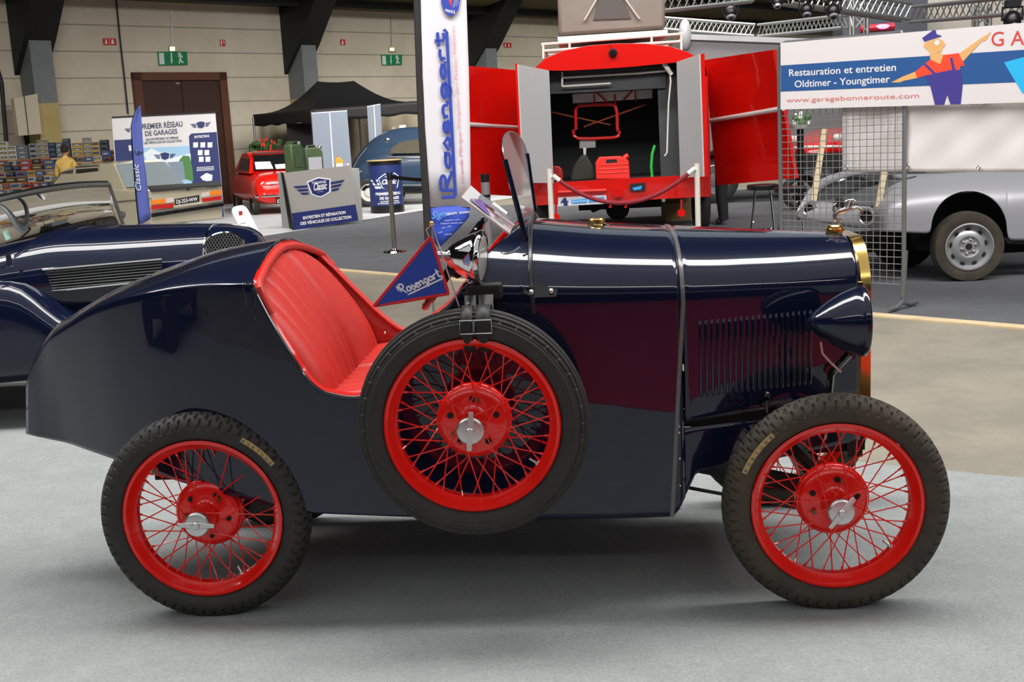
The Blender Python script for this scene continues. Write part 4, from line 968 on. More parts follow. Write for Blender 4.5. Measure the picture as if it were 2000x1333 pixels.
Lf = [(271, 207), (266, 216), (261, 228), (257, 245), (258, 275), (260, 310), (263, 345), (266, 385), (269, 415), (272, 441)]; Rt = [(274, 206), (275, 216), (276, 228), (277, 245), (279, 275), (281, 310), (286, 345), (290, 385), (294, 415), (294, 428)]
mb = MB(); mb.grid([[FPn(a[0]+(b[0]-a[0])*t, a[1]+(b[1]-a[1])*t, .012*sin(t*5+i*.7)) for t in frange(0, 1, 6)] for i, (a, b) in enumerate(zip(Lf, Rt))]); mb.build('flag_cloth', BFL, ff, solid=.002)
mb = MB(); mb.tube([FPn(x-.5, y, 0) for x, y in Lf]+[onZ(274, 478)*1.0 if False else V((FPn(273, 450).x, FPn(273, 450).y, .0))], .007, 6); mb.build('pole', BLK, ff)
mb1, mb2 = MB(), MB(); winged(mb1, mb2, FPn, 271, 297, 13, .02, .05); mb2.build('emblem_outline', PW, ff); mb1.build('emblem', PB, ff)
mb = MB(); pa, pb = FPn(276, 372, .02), FPn(270, 320, .02); text_mb(mb, 'Classic', pa, (pb-pa).normalized(), FPn.r*-1, .06, width=(pb-pa).length, shear=.2); mb.build('lettering', PW, ff)
# ================================================================ small red car
fi_ = radians(-62)
fl = thing('small_red_car', 'small rounded red car facing the camera with papers inside its windscreen', 'car', onZ(506, 421)+V((-.1, 1.4, 0)), fi_)
fb = smooth_secs([(1.62, .38, .62, .42, 2.6), (1.60, .30, .74, .55, 3), (1.48, .24, .84, .62, 3.2), (1.2, .22, .90, .655, 3.4), (.75, .22, .94, .66, 3.6), (0, .22, .95, .665, 3.6), (-.9, .22, .95, .66, 3.2), (-1.3, .26, .85, .60, 3), (-1.42, .35, .7, .5, 2.6)], 40)
loft(fb).build('body', RED, fl, local=True, ang=60)
mb = MB()
gr0 = [(.78, .90, .60), (.42, 1.27, .47), (.0, 1.36, .46), (-.5, 1.33, .46), (-1.05, .92, .56)]
rows = []
for x, z, hw in gr0: rows.append([V((x, hw*math.copysign(abs(c)**.5, c), z+.03*(1-c*c))) for c in frange(-1, 1, 12)])
mb.grid(rows)
for sd_ in (0, -1): mb.quad(*[r[sd_] for r in rows])
rf = mb.build('roof', RED, fl, local=True, ang=50)
def lp(name, pts, m, parent, vec): 
    mb = MB(); mb.prism([V(p) for p in pts], V(vec)); return mb.build(name, m, parent, local=True)
ws = lp('windscreen', [(.80, -.50, .955), (.80, .50, .955), (.475, .41, 1.265), (.475, -.41, 1.265)], TGLASS, rf, (.012, 0, .01))
lp('windscreen_paper', [(.83, -.45, .99), (.83, -.06, .98), (.66, -.08, 1.14), (.66, -.43, 1.15)], PW, ws, (.004, 0, .004))
pp = lp('windscreen_paper', [(.83, .0, .97), (.83, .28, .97), (.73, .27, 1.07), (.73, .0, 1.07)], PW, ws, (.004, 0, .004))
lp('windscreen_frame', [(.47, -.44, 1.27), (.47, .44, 1.27), (.44, .44, 1.295), (.44, -.44, 1.295)], CHR, rf, (.01, 0, .005))
for s_ in (-1, 1): lp('side_window', [(.66, s_*.575, .98), (.42, s_*.49, 1.22), (-.35, s_*.49, 1.25), (-.5, s_*.56, .98)], TGLASS, rf, (0, s_*.02, 0))
lp('fabric_roof', [(.38, -.36, 1.325), (.38, .36, 1.325), (-.5, .34, 1.355), (-.5, -.34, 1.355)], mat('grey_fabric_roof', rgb(70, 70, 72), .7), rf, (0, 0, .02))
for s_ in (-1, 1):
    mb = MB(); mb.lathe([(0, .03), (.06, .03), (.082, .015), (.088, 0)], (1.53, s_*.47, .66), (1, 0, .05), 24); mb.build('headlamp', CHR, fl, local=True)
    mb = MB(); mb.lathe([(0, .03), (.035, .02), (.042, 0)], (1.57, s_*.46, .47), (1, 0, 0), 16); mb.build('indicator', LWH, fl, local=True)
mb = MB(); mb.lathe([(0, .03), (.05, .025), (.06, 0)], (1.60, 0, .66), (1, 0, 0), 16); mb.box((1.595, .2, .65), (.02, .3, .02)); mb.box((1.595, -.2, .65), (.02, .3, .02)); mb.build('badge_bar', CHR, fl, local=True)
mb = MB(); P_ = [V((1.66-.22*abs(c)**3, .64*c, .42)) for c in frange(-1, 1, 16)]; mb.tube(P_, .032, 8); mb.build('front_bumper', CHR, fl, local=True)
pl_ = lp('number_plate', [(1.67, -.26, .24), (1.67, .26, .24), (1.67, .26, .36), (1.67, -.26, .36)], PK, fl, (.015, 0, 0))
mb = MB(); text_mb(mb, 'DV-059-TJ', V((1.688, -.23, .265)), V((0, 1, 0)), V((0, 0, 1)), .07, width=.46, bold=.01); mb.build('lettering', PW, pl_, local=True)
mb = MB(); mb.tube([V((1.58, 0, .70)), V((1.3, 0, .895)), V((.82, 0, .93))], .008, 6); mb.build('bonnet_rib', RED, fl, local=True)
for x in (1.0, -.85):
    for s_ in (-1, 1):
        mb = MB(); mb.lathe([(.16, -.06), (.25, -.07), (.26, -.03), (.26, .05), (.2, .06)], (x, s_*.575, .26), (0, 1, 0), 28); wt = mb.build('wheel', RUB, fl, local=True)
        mb = MB(); mb.lathe([(.16, s_*.05), (.1, s_*.045), (0, s_*.06)], (x, s_*.575, .26), (0, 1, 0), 20); mb.build('wheel_disc', CHR, wt, local=True)
# ================================================================ silver sign on the stand corner
SS = Plane(onZ(575, 450), 45)
sg = thing('stand_sign', 'silver and navy stand sign with a winged shield reading ENTRETIEN ET RÉPARATION DES VÉHICULES DE COLLECTION', 'sign', onZ(637, 443))
sg['label'] = 'low silver and navy stand sign with a winged shield, beside the small red car'
patch('panel', SS, [(553, 338), (683, 323), (700, 431), (575, 450)], mat('silver_panel', rgb(168, 166, 162), .35, .3), sg, 0, .03)
patch('lower_band', SS, [(569.5, 417), (694, 399.5), (700, 431), (575, 450)], PB, sg, .032)
SBK = patch('side_panel', Plane(SS(553, 338), -45), [(549, 336), (553, 338), (575, 450), (566, 446)], BLK, sg, 0, .01)
mb1, mb2, mb3 = MB(), MB(), MB(); q = winged(mb1, mb2, SS, 624, 366, 70, .034, -.13); 
a, b = q(-.165, .07), q(.21, .07); text_px(mb3, 'Classic', SS, a, b, 15, .045, shear=.35, bold=.02)
a, b = q(-.20, -.105), q(.20, -.105); text_px(mb3, 'TOP GARAGE', SS, a, b, 5, .045, bold=.01)
a, b = q(-.08, .16), q(.08, .16); text_px(mb3, '* * *', SS, a, b, 3, .045, bold=.03)
text_px(mb3, 'ENTRETIEN ET RÉPARATION', SS, (592, 429), (675, 417.5), 6, .045, bold=.03); text_px(mb3, 'DES VÉHICULES DE COLLECTION', SS, (587, 440), (686, 426.5), 6, .045, bold=.03)
mb2.build('emblem_outline', PW, sg); mb1.build('emblem', PB, sg); mb3.build('lettering', PW, sg)
# counter behind the sign with cans and bottles
ctb = SS(628, 400, -.5); ctb.z = 0
ct = MB(); ct.box((ctb.x, ctb.y, .5), (1.45, .5, 1.0), radians(45)); tag(ct.build('display_counter', mat('counter_grey', rgb(150, 152, 150), .5), bevel=.01), 'grey display counter hidden behind the silver stand sign', 'counter')
JG = mat('olive_drab', rgb(66, 84, 56), .45, noise=.15, nscale=8)
def jerry(px, py, Y, s, rz, lab, extra=None, lab2=None):
    b = onY(px, py, Y); b.z = 1.003; t = thing('jerrycan', lab, 'canister', b, rz, 'olive metal jerrycans on the counter')
    del t['group']
    mb = MB(); o = [(-.17, 0), (.17, 0), (.17, .36), (.10, .44), (-.17, .44)]; mb.prism([V((x*s, -.08*s, z*s)) for x, z in o], (0, .16*s, 0)); mb.build('can_body', JG, t, local=True, bevel=.02*s)
    mb = MB(); mb.prism([V((x*s, -.085*s, z*s)) for x, z in ((-.1, .08), (.1, .08), (.1, .34), (-.1, .34))], (0, -.008*s, 0)); mb.build('side_rib', JG, t, local=True)
    mb = MB()
    for y in (-.05, 0, .05): mb.tube([V((-.12*s, y*s, .435*s)), V((-.1*s, y*s, .48*s)), V((.03*s, y*s, .48*s)), V((.05*s, y*s, .435*s))], .012*s, 6)
    mb.build('handle', JG, t, local=True)
    mb = MB(); mb.cyl(V((.12*s, 0, .41*s)), V((.16*s, 0, .47*s)), .035*s); mb.build('spout_cap', STEEL, t, local=True)
    if extra: mb = MB(); mb.prism([V((x*s, -.10*s, z*s)) for x, z in ((-.13, .03), (.13, .03), (.13, .26), (-.13, .26))], (0, -.004, 0)); cdd = mb.build('card', mat('card_grey', rgb(160, 160, 168), .5), t, local=True)
    return t
jerry(577, 333, 20.7, 1.12, 1.2, 'tall olive jerrycan on the counter, nearer the small red car')
jerry(614, 333, 20.95, .95, .5, 'lower olive jerrycan with a grey card, right one on the counter', True)
def bottle(px, Y, h, r, m, lab):
    b = onY(px, 325, Y); b.z = 1.003; t = thing('oil_bottle', lab, 'bottle', b, .3)
    mb = MB(); mb.prism([V((x*r, -r*.6, z*h)) for x, z in ((-1, 0), (1, 0), (1, .7), (.2, 1), (-.6, 1), (-1, .75))], (0, r*1.2, 0)); mb.build('bottle_body', m, t, local=True, bevel=.01)
    mb = MB(); mb.cyl(V((-.3*r, 0, h)), V((-.3*r, 0, h*1.12)), r*.28); mb.build('cap', mat('orange_cap', rgb(220, 110, 40), .4), t, local=True)
    mb = MB(); mb.prism([V((x*r, -r*.62, z*h)) for x, z in ((-.8, .1), (.8, .1), (.8, .5), (-.8, .5))], (0, -.003, 0)); mb.build('bottle_label', PW, t, local=True)
bottle(663, 21.3, .21, .075, mat('gold_plastic', rgb(196, 160, 60), .35), 'gold oil bottle with handle on the counter right of the jerrycans')
bottle(673, 21.45, .10, .03, mat('blue_white', rgb(150, 160, 210), .4), 'small blue and white bottle beside the gold oil bottle')
bottle(680, 21.55, .10, .03, mat('red_white', rgb(210, 170, 170), .4), 'small reddish bottle at the right end of the counter')
# grey roller banners seen from behind
RBM = mat('banner_back_grey', rgb(128, 136, 150), .45, .2)
for (pts, Y, lab) in (([(609, 222), (678, 217), (688, 330), (614, 335)], 24.2, 'pair of grey banner backs with white top edge behind the counter'), ([(717, 209), (743, 204), (749, 330), (723, 330)], 27.1, 'narrow grey banner back beside the marquee, above the blue car')):
    Pn = Plane(onY(pts[0][0], pts[0][1], Y), 5); b = Pn(sum(p[0] for p in pts)/4, 380); b.z = 0
    t = thing('roller_banner', lab, 'banner', b)
    pm = ((pts[0][0]+pts[1][0])/2, (pts[0][1]+pts[1][1])/2); bm_ = ((pts[2][0]+pts[3][0])/2, (pts[2][1]+pts[3][1])/2)
    for L in ([pts[0], pm, bm_, pts[3]], [pm, pts[1], pts[2], bm_]):
        T = [Pn(*L[0]), Pn(*L[1])]; B = [V((Pn(*L[2]).x, Pn(*L[2]).y, .02)), V((Pn(*L[3]).x, Pn(*L[3]).y, .02))]; mb = MB(); mb.prism(T+B, Pn.n*.02); mb.build('banner_back', RBM, t)
    mb = MB(); mb.tube([Pn(*pts[0]), Pn(*pts[1])], .018, 6); B = Pn(*bm_); B.z = .02; mb.tube([Pn(*pm, .03), B+Pn.n*.03], .014, 6); mb.build('rail', PW, t)
# ================================================================ blue car behind the kiosk
BC = mat('petrol_blue_paint', rgb(46, 64, 86), .3, 0, .6)
cb = thing('blue_classic_car', 'blue rounded economy car seen from the side behind the kiosk and white feather banner', 'car', onZ(760, 404)+V((1.2, .7, 0)))
def bz(x, y): return onY(x, y, 26.0)
prof = [(683, 330), (690, 314), (703, 297), (720, 278), (740, 262), (765, 252), (800, 248), (850, 247), (900, 250)]
low_ = [(690, 366), (695, 364), (715, 364), (740, 366), (760, 366), (790, 366), (820, 366), (860, 366), (900, 366)]
rows = []
for (a, b) in zip(prof, low_):
    r = []
    for t in frange(0, 1, 10): r.append((a[0]+(b[0]-a[0])*t, a[1]+(b[1]-a[1])*t, 26.0+.45*(1-t)**3-.10*sin(pi*min(1, t))))
    r = [(a[0], a[1], 26.85)]+[(a[0], a[1]-.0, 26.6)]+r
    rows.append(r)
depthgrid(rows, 'body', BC, cb, sub=1)
BPn = Plane(onY(780, 330, 25.88), 0)
mb = MB(); mb.prism([BPn(*p, -.02) for p in ((761, 300), (767, 288), (780, 279), (800, 274), (830, 272), (830, 299))], BPn.n*.03); mb.build('side_window', mat('window_interior', rgb(90, 84, 72), .08, coat=.8), cb)
mb = MB(); mb.tube([BPn(*p, .02) for p in ((758, 306), (834, 305))], .014, 6); mb.tube([BPn(*p, .02) for p in ((785, 361), (834, 361))], .016, 6); mb.tube([BPn(*p, .02) for p in ((690, 343), (706, 333))], .018, 6); mb.tube([BPn(*p, .02) for p in ((687, 333), (700, 308), (716, 288))], .012, 6); mb.build('chrome_trim', CHR, cb)
mb = MB(); mb.prism([BPn(*p, -.12) for p in ((696, 362), (836, 366), (836, 378), (700, 372))], BPn.n*.06); mb.build('sill', BLK, cb)
mb = MB(); mb.lathe([(0, 0), (.05, .0), (.05, .05), (0, .07)], BPn(757, 274, .1), BPn.n, 16); mb.build('filler_cap', CHR, cb)
mb = MB(); mb.prism([BPn(x, y, .2) for x, y in ((780, 245), (792, 244), (792, 249), (780, 250))], (0, .1, 0)); mb.build('roof_light', mat('light_white', rgb(230, 236, 230), .4), cb)
for x in (722, 905):
    c_ = onY(x, 378, 26.0); c_.z = .33; road_wheel(cb, c_, .33, .16, (0, 1, 0), OFFW, .6)
# kiosk
kk = thing('round_kiosk', 'round navy promotional counter with a winged shield and wooden top, before the blue car', 'counter', onZ(756, 416)+V((0, .1, 0)))
kb = kk.location.copy(); kr = .345; kh = 1.09
KN = mat('kiosk_navy', rgb(32, 46, 98), .45)
mb = MB(); mb.lathe([(kr, .16), (kr, kh-.1)], kb, (0, 0, 1), 48); mb.build('drum', KN, kk)
mb = MB(); mb.lathe([(0, 0), (kr+.005, 0), (kr+.005, .16)], kb, (0, 0, 1), 48); mb.build('base_ring', BLK, kk)
mb = MB(); mb.lathe([(kr+.005, kh-.1), (kr+.005, kh-.02), (0, kh-.02)], kb, (0, 0, 1), 48); mb.build('top_ring', BLK, kk)
mb = MB(); mb.lathe([(0, kh-.02), (kr+.02, kh-.02), (kr+.02, kh+.0), (0, kh+.0)], kb, (0, 0, 1), 48); mb.build('counter_top', mat('wood_top', rgb(190, 165, 110), .5), kk)
def curve_on_kiosk(mb): # wrap flat outlines round the drum
    for v in mb.v:
        a = v.x/kr-pi/2+.12; rr = kr+.006+v.y; z = v.z; v.x, v.y, v.z = kb.x+cos(a)*rr, kb.y+sin(a)*rr, z
mb = MB(); X_ = V((1, 0, 0)); Z_ = V((0, 0, 1))
def flat(pts, off=0): mb.prism([V((x, off, z)) for x, z in pts], (0, .003, 0))
flat([(-.14, .72), (.0, .81), (.22, .82), (.34, .74), (.27, .52), (.1, .46), (-.06, .52)])
for k in range(3): flat([(-.34+.05*k, .70-.07*k), (-.15+.03*k, .70-.07*k), (-.14+.03*k, .655-.07*k), (-.31+.05*k, .655-.07*k)])
text_mb(mb, 'PREMIER RÉSEAU', V((-.22, .0, .38)), X_, Z_, .055, width=.56, bold=.03); text_mb(mb, 'DE GARAGES', V((-.13, .0, .29)), X_, Z_, .055, width=.42, bold=.03)
text_mb(mb, 'QUI ENTRETIENT ET RÉPARE', V((-.12, .0, .235)), X_, Z_, .028, width=.40, bold=.02); text_mb(mb, 'LES VÉHICULES DE COLLECTION', V((-.18, .0, .195)), X_, Z_, .028, width=.48, bold=.02)
curve_on_kiosk(mb); mb.build('print', PW, kk)
mb = MB(); flat([(-.12, .71), (.0, .79), (.22, .80), (.32, .73), (.25, .535), (.1, .48), (-.045, .535)], .003); curve_on_kiosk(mb); mb.build('shield', KN, kk)
mb = MB(); text_mb(mb, 'Classic', V((-.06, .006, .6)), X_, Z_, .10, width=.30, shear=.3, bold=.03); text_mb(mb, 'TOP GARAGE', V((-.0, .006, .735)), X_, Z_, .028, width=.24, bold=.01); curve_on_kiosk(mb); mb.build('shield_lettering', PW, kk)
# barrier posts
def belt_post(base, h, lab, belt):
    t = thing('barrier_post', lab, 'post', base); mb = MB(); mb.lathe([(0, 0), (.16, 0), (.165, .012), (.15, .03), (.04, .045), (.03, .06)], (0, 0, 0), n=36); mb.build('base', CHR, t, local=True)
    mb = MB(); mb.cyl(V((0, 0, .04)), V((0, 0, h)), .032, n=20); mb.build('pole', mat('satin_steel', rgb(150, 145, 136), .25, .9), t, local=True)
    mb = MB(); mb.lathe([(.03, h-.09), (.034, h-.085), (.034, h), (.03, h+.012), (0, h+.015)], (0, 0, 0), n=20); mb.build('belt_head', BLK, t, local=True)
    mb = MB(); mb.tube([V((0.03, 0, h-.05))]+[V((.03+(belt[0])*s, belt[1]*s, h-.05-.10*sin(pi*s)+belt[2]*s)) for s in frange(.05, 1, 12)], .025, 6, flat=.06, flatdir=(0, 1, 0)); mb.build('belt', BLK, t, local=True)
belt_post(onZ(771, 494), 1.06, 'polished steel barrier post with black belt in front of the navy kiosk', (1.1, 1.0, .05))
# ================================================================ white feather banner
fb_ = thing('feather_banner', 'tall white feather banner with blue script lettering, left of the red van', 'banner', onZ(843, 640))
YB = fb_.location.y; FB_ = Plane(V((fb_.location.x, YB, 0)), 8)
Lx = [(821, -40), (819, 0), (820, 60), (823, 150), (828, 250), (833, 330), (838, 405)]; Rx = [(908, -40), (911, 0), (913, 60), (916, 150), (918, 250), (919, 330), (919, 405)]
mb = MB(); mb.grid([[FB_(a[0]+(b[0]-a[0])*t, a[1]+(b[1]-a[1])*t, .010*sin(t*6+i*.5)) for t in frange(0, 1, 10)] for i, (a, b) in enumerate(zip(Lx, Rx))]); mb.build('banner_cloth', mat('banner_white', rgb(214, 210, 216), .7), fb_, solid=.002)
mb = MB(); 
Lb = [(838, 405), (840, 430), (845, 455), (851, 482)]; Rb = [(919, 402), (916, 425), (897, 446), (862, 481)]
mb.grid([[FB_(a[0]+(b[0]-a[0])*t, a[1]+(b[1]-a[1])*t, .010*sin(t*6+3.5)) for t in frange(0, 1, 8)] for a, b in zip(Lb, Rb)]); lb_ = mb.build('blue_tip', mat('banner_blue', rgb(44, 70, 172), .6), fb_, solid=.002)
Px = [(816, -40), (814, 0), (816, 60), (819, 150), (823, 250), (828, 330), (832, 405), (835, 470)]
mb = MB(); mb.tube([FB_(x+1, y, .0) for x, y in Px], .030, 10, flat=.5, flatdir=FB_.n); mb.build('pole_sleeve', mat('sleeve_black', rgb(38, 34, 34), .7), fb_)
mb = MB(); e0 = FB_(836, 470); mb.tube([e0, V((e0.x+.01, e0.y, .02))], .010, 8); mb.lathe([(0, 0), (.16, 0), (.16, .02), (.03, .03), (0, .03)], V((e0.x+.01, e0.y, .012)), n=24); mb.build('pole_base', STEEL, fb_)
SB = mat('script_blue', rgb(44, 66, 160), .6)
mb = MB(); o_, e_ = FB_(884, 385, .014), FB_(866, 45, .014); r1 = (e_-o_).normalized(); u1 = -FB_.r; u1 = (u1-r1*u1.dot(r1)).normalized()
script(mb, 'IRosengart', o_, r1, u1, .088, .0125, .0012, asp=(e_-o_).length/(.088*5.1)); mb.build('lettering', SB, fb_)
mb = MB(); o_, e_ = FB_(908, 378, .014), FB_(888, 50, .014); r1 = (e_-o_).normalized(); u1 = -FB_.r
text_mb(mb, 'La Grande Marque Française des Petites Voitures', o_, r1, u1, .028, width=(e_-o_).length, shear=.35); mb.build('slogan', mat('pale_red_print', rgb(206, 130, 140), .6), fb_)
mb = MB(); mb.prism([FB_(x, y, .014) for x, y in ((861, -30), (898, -30), (899, 0), (895, 20), (882, 33), (869, 26), (862, 8))], FB_.n*.001); mb.build('crest', SB, fb_)
mb = MB(); mb.prism([FB_(x, y, .016) for x, y in ((870, -20), (887, -20), (881, 14))], FB_.n*.001); mb.build('crest_point', PR, fb_)
mb = MB(); text_px(mb, 'PRINCE', FB_, (870, 23), (889, 27), 6, .018, bold=.02)
for k in range(4): mb.tube([FB_(884+k*3.4, 16-k*2, .016), FB_(893+k*1.5, -20, .016)], .0012, 4)
mb.build('crest_stripes', PW, fb_)
mb = MB(); text_px(mb, 'ision', FB_, (872, 421), (892, 418), 6.5, .014, bold=.02); text_px(mb, 'REALINKAU', FB_, (897, 418), (917, 416), 4.5, .014, bold=.02)
for a, b, c in ((868, 432, 30), (860, 438, 44), (862, 447, 7), (873, 445, 8), (856, 456, 8), (868, 460, 14)): text_px(mb, 'vision auto pub'[:max(3, c//3)], FB_, (a, b), (a+c, b-2), 2.6, .014)
mb.build('small_print', PW, lb_)
mb = MB(); text_px(mb, 'Sign', FB_, (843, 428), (871, 423), 14, .014, shear=.3); mb.build('logo_lettering', mat('light_blue_print', rgb(110, 170, 225), .5), lb_)
# ================================================================ red fire van, rear doors open
VY = 15.9; VR = mat('van_red', rgb(190, 14, 8), .22, 0, .8); VG = mat('door_lining_grey', rgb(176, 178, 180), .45); VI = mat('van_interior', rgb(40, 42, 44), .7); VP = Plane(V((0, VY, 0)), 0)
vn = thing('fire_van', 'old red van seen from behind with rear doors wide open and a dark interior', 'van', onZ(1215, 450)*1.0)
# shell: loft along Y following the rear outline
out = [(1040, 402), (1040, 360), (1040, 250), (1041, 160), (1046, 133), (1065, 115), (1100, 100), (1150, 90), (1205, 86), (1260, 86), (1310, 92), (1345, 103), (1368, 117), (1378, 133), (1382, 160), (1386, 250), (1388, 350), (1389, 385)]
O = [VP(x, y) for x, y in out]
inn = [(1070, 357), (1070, 300), (1070, 200), (1070, 145), (1072, 141), (1090, 139), (1120, 138), (1150, 136), (1190, 134), (1230, 130), (1260, 128), (1290, 126), (1310, 125), (1325, 124), (1326, 150), (1327, 250), (1329, 340), (1329, 345)]
mb = MB(); dirY = V((.0, 1, 0)); rows = [O, [p+dirY*.02+V((0, 0, .01)) for p in O], [p+dirY*1.2+V((0, 0, .04)) for p in O], [p+dirY*3.6 for p in O]]
mb.grid(rows); mb.quad(*rows[-1]); mb.build('body', VR, vn, ang=35)
mb = MB(); mb.grid([O[4:14], [VP(x, y) for x, y in ((1066, 137), (1080, 138), (1110, 138), (1150, 136), (1200, 133), (1240, 130), (1280, 126), (1310, 123), (1330, 121), (1350, 121))]]); mb.build('roof_front', VR, vn, ang=35)
mb = MB(); mb.prism([VP(*p) for p in ((1040, 160), (1070, 145), (1072, 357), (1040, 360))], (0, .03, 0)); mb.prism([VP(*p) for p in ((1325, 125), (1382, 150), (1388, 350), (1329, 345))], (0, .03, 0)); mb.build('door_pillar', VR, vn)
mb = MB(); mb.prism([VP(*p) for p in ((1040, 359), (1330, 343), (1388, 340), (1388, 384), (1310, 388), (1040, 402))], (0, .05, 0)); va = mb.build('rear_valance', VR, vn)
# interior box
def vb(x, y, d=0): return VP(x, y)+dirY*d
q0 = [vb(1068, 139), vb(1330, 122), vb(1332, 345), vb(1068, 360)]; q1 = [p+dirY*1.9 for p in q0]
mb = MB(); mb.quad(*q1)
for i in range(4): mb.quad(q0[i], q0[(i+1) % 4], q1[(i+1) % 4], q1[i])
mb.build('interior_lining', VI, vn, ang=20)
IW = Plane(V((0, VY+1.0, 0)), 0); VD = mat('lining_dark_grey', rgb(64, 66, 68), .7)
patch('partition_top', Plane(V((0, VY+.3, 0)), 0), [(1072, 142), (1300, 128), (1300, 172), (1072, 184)], VD, vn)
patch('side_partition', Plane(V((0, VY+.35, 0)), 0), [(1283, 140), (1327, 130), (1329, 345), (1291, 348)], VD, vn)
mb = MB()
for a, b in (((1098, 152), (1250, 143)), ((1098, 169), (1193, 163)), ((1098, 140), (1098, 169)), ((1250, 143), (1305, 138))): mb.tube([onY(*a, VY+.2), onY(*b, VY+.2)], .014, 8)
mb.build('ceiling_pipe', OFFW, vn)
mb = MB(); mb.tube([onY(x, y, VY+.1) for x, y in ((1300, 122), (1308, 135), (1310, 160), (1306, 200), (1304, 260), (1303, 298), (1298, 305))], .012, 8); mb.cyl(onY(1296, 124, VY+.1), onY(1312, 146, VY+.1), .03); mb.build('shower_hose', OFFW, vn)
patch('white_panel', IW, [(1118, 184), (1274, 175), (1274, 192), (1119, 202)], mat('panel_white', rgb(214, 216, 214), .4), vn, .25)
mb = MB()
def V1(x, y): return onY(x, y, VY+.72)
mb.tube([V1(*p) for p in ((1125, 212), (1130, 207), (1160, 205), (1195, 204), (1202, 208), (1205, 220), (1206, 255), (1210, 258), (1208, 266), (1200, 269), (1160, 271), (1130, 271), (1121, 266), (1119, 256), (1125, 252), (1124, 220))], .024, 8, closed=True)
for L in (((1161, 205), (1161, 178), (1187, 200)), ((1202, 206), (1200, 185)), ((1217, 197), (1240, 172), (1241, 198))): mb.tube([V1(*p) for p in L], .014, 6)
mb.build('folding_seat_frame', mat('red_tube', rgb(200, 30, 24), .3, coat=.4), vn)
mb = MB()
for L in (((1076, 219), (1192, 244)), ((1262, 204), (1140, 248))): mb.tube([onY(*p, VY+.75) for p in L], .012, 6)
mb.build('luggage_strap', mat('dark_orange_strap', rgb(120, 50, 24), .7), vn)
patch('junction_box', IW, [(1132, 273), (1163, 272), (1163, 288), (1132, 290)], mat('box_grey', rgb(150, 148, 146), .5), vn, .2, .06)
mb = MB(); mb.prism([onY(1139, 289, VY+.7), onY(1145, 289, VY+.7), onY(1144, 309, VY+.7), onY(1140, 305, VY+.7)], (0, .02, 0)); mb.build('cable_end', PW, vn)
vfz = VP(1200, 352).z
def fuelcan(pl, lab, m):
    P = Plane(V((0, VY+.16, 0)), 0); t = thing('fuel_can', lab, 'canister', onY(pl[0][0][0], pl[0][0][1], VY+.2))
    mb = MB(); mb.prism([P(*p) for p in pl[0]], (0, .16, 0)); mb.build('can_body', m, t, bevel=.015)
    if len(pl) > 1: mb = MB(); mb.prism([P(x, y, .004) for x, y in pl[1]], (0, .01, 0)); mb.build('handle_opening', MATT, t)
    if len(pl) > 2:
        mb = MB(); mb.cyl(P(*pl[2][0], -.08), P(*pl[2][1], -.08), .035); mb.build('spout_cap', m, t)
        mb = MB()
        for k in range(3): mb.tube([P(1169, 323+k*8, .003), P(1227, 320+k*8, .003)], .006, 6)
        mb.build('body_rib', m, t)
CANR = mat('plastic_red', rgb(226, 44, 36), .4)
fuelcan([[(1164, 351), (1163, 318), (1170, 307), (1213, 305), (1228, 314), (1231, 350)], [(1184, 312), (1204, 311), (1206, 317), (1184, 319)], [(1219, 309), (1227, 303)]], 'large red plastic fuel can standing inside the red van', CANR)
fuelcan([[(1078, 356), (1078, 324), (1092, 325), (1099, 333), (1100, 354)]], 'small dark red fuel can at the left inside the red van', mat('dark_plastic_red', rgb(140, 26, 22), .4))
mb = MB(); mb.prism([onY(x, y, VY+.5) for x, y in ((1112, 355), (1120, 325), (1136, 303), (1145, 302), (1158, 325), (1163, 352))], (0, .2, 0)); tag(mb.build('tool_bag', mat('dark_canvas', rgb(44, 42, 36), .8), bevel=.03), 'dark canvas bag slumped between the fuel cans in the red van', 'bag')
mb = MB(); mb.tube([onY(x, y, VY+.25) for x, y in ((1279, 284), (1274, 300), (1272, 325), (1274, 347))], .02, 8); tag(mb.build('green_hose', mat('hose_green', rgb(50, 170, 70), .4)), 'bright green hose hanging at the right inside the red van', 'hose')
# rear doors
def door(name, pts, m, edge, off=0.0):
    mb = MB(); L = [onY(*p) for p in pts]; n = (L[1]-L[0]).cross(L[3]-L[0]).normalized(); n = n if n.y < 0 else -n
    mb.prism(L, n*.02); d = mb.build(name, m, vn)
    mb = MB(); mb.prism([p-n*.03 for p in L], n*.028); mb.build('door_skin', VR, d)
    return d, n, L
door('rear_door', [(1010, 126, 15.2), (1070, 138, 15.85), (1079, 358, 15.85), (1021, 357, 15.2)], VG, 1)
mb = MB(); mb.prism([onY(1006, 124, 15.2), onY(1013, 125, 15.2), onY(1024, 356, 15.2), onY(1017, 357, 15.2)], (0, .05, 0)); mb.build('door_edge', VR, vn)
door('rear_door', [(1324, 121, 15.85), (1368, 106, 15.2), (1376, 345, 15.2), (1331, 347, 15.85)], VG, 1)
mb = MB(); mb.prism([onY(1368, 106, 15.2), onY(1376, 104, 15.2), onY(1384, 344, 15.2), onY(1376, 345, 15.2)], (0, .05, 0)); mb.build('door_edge', VR, vn)
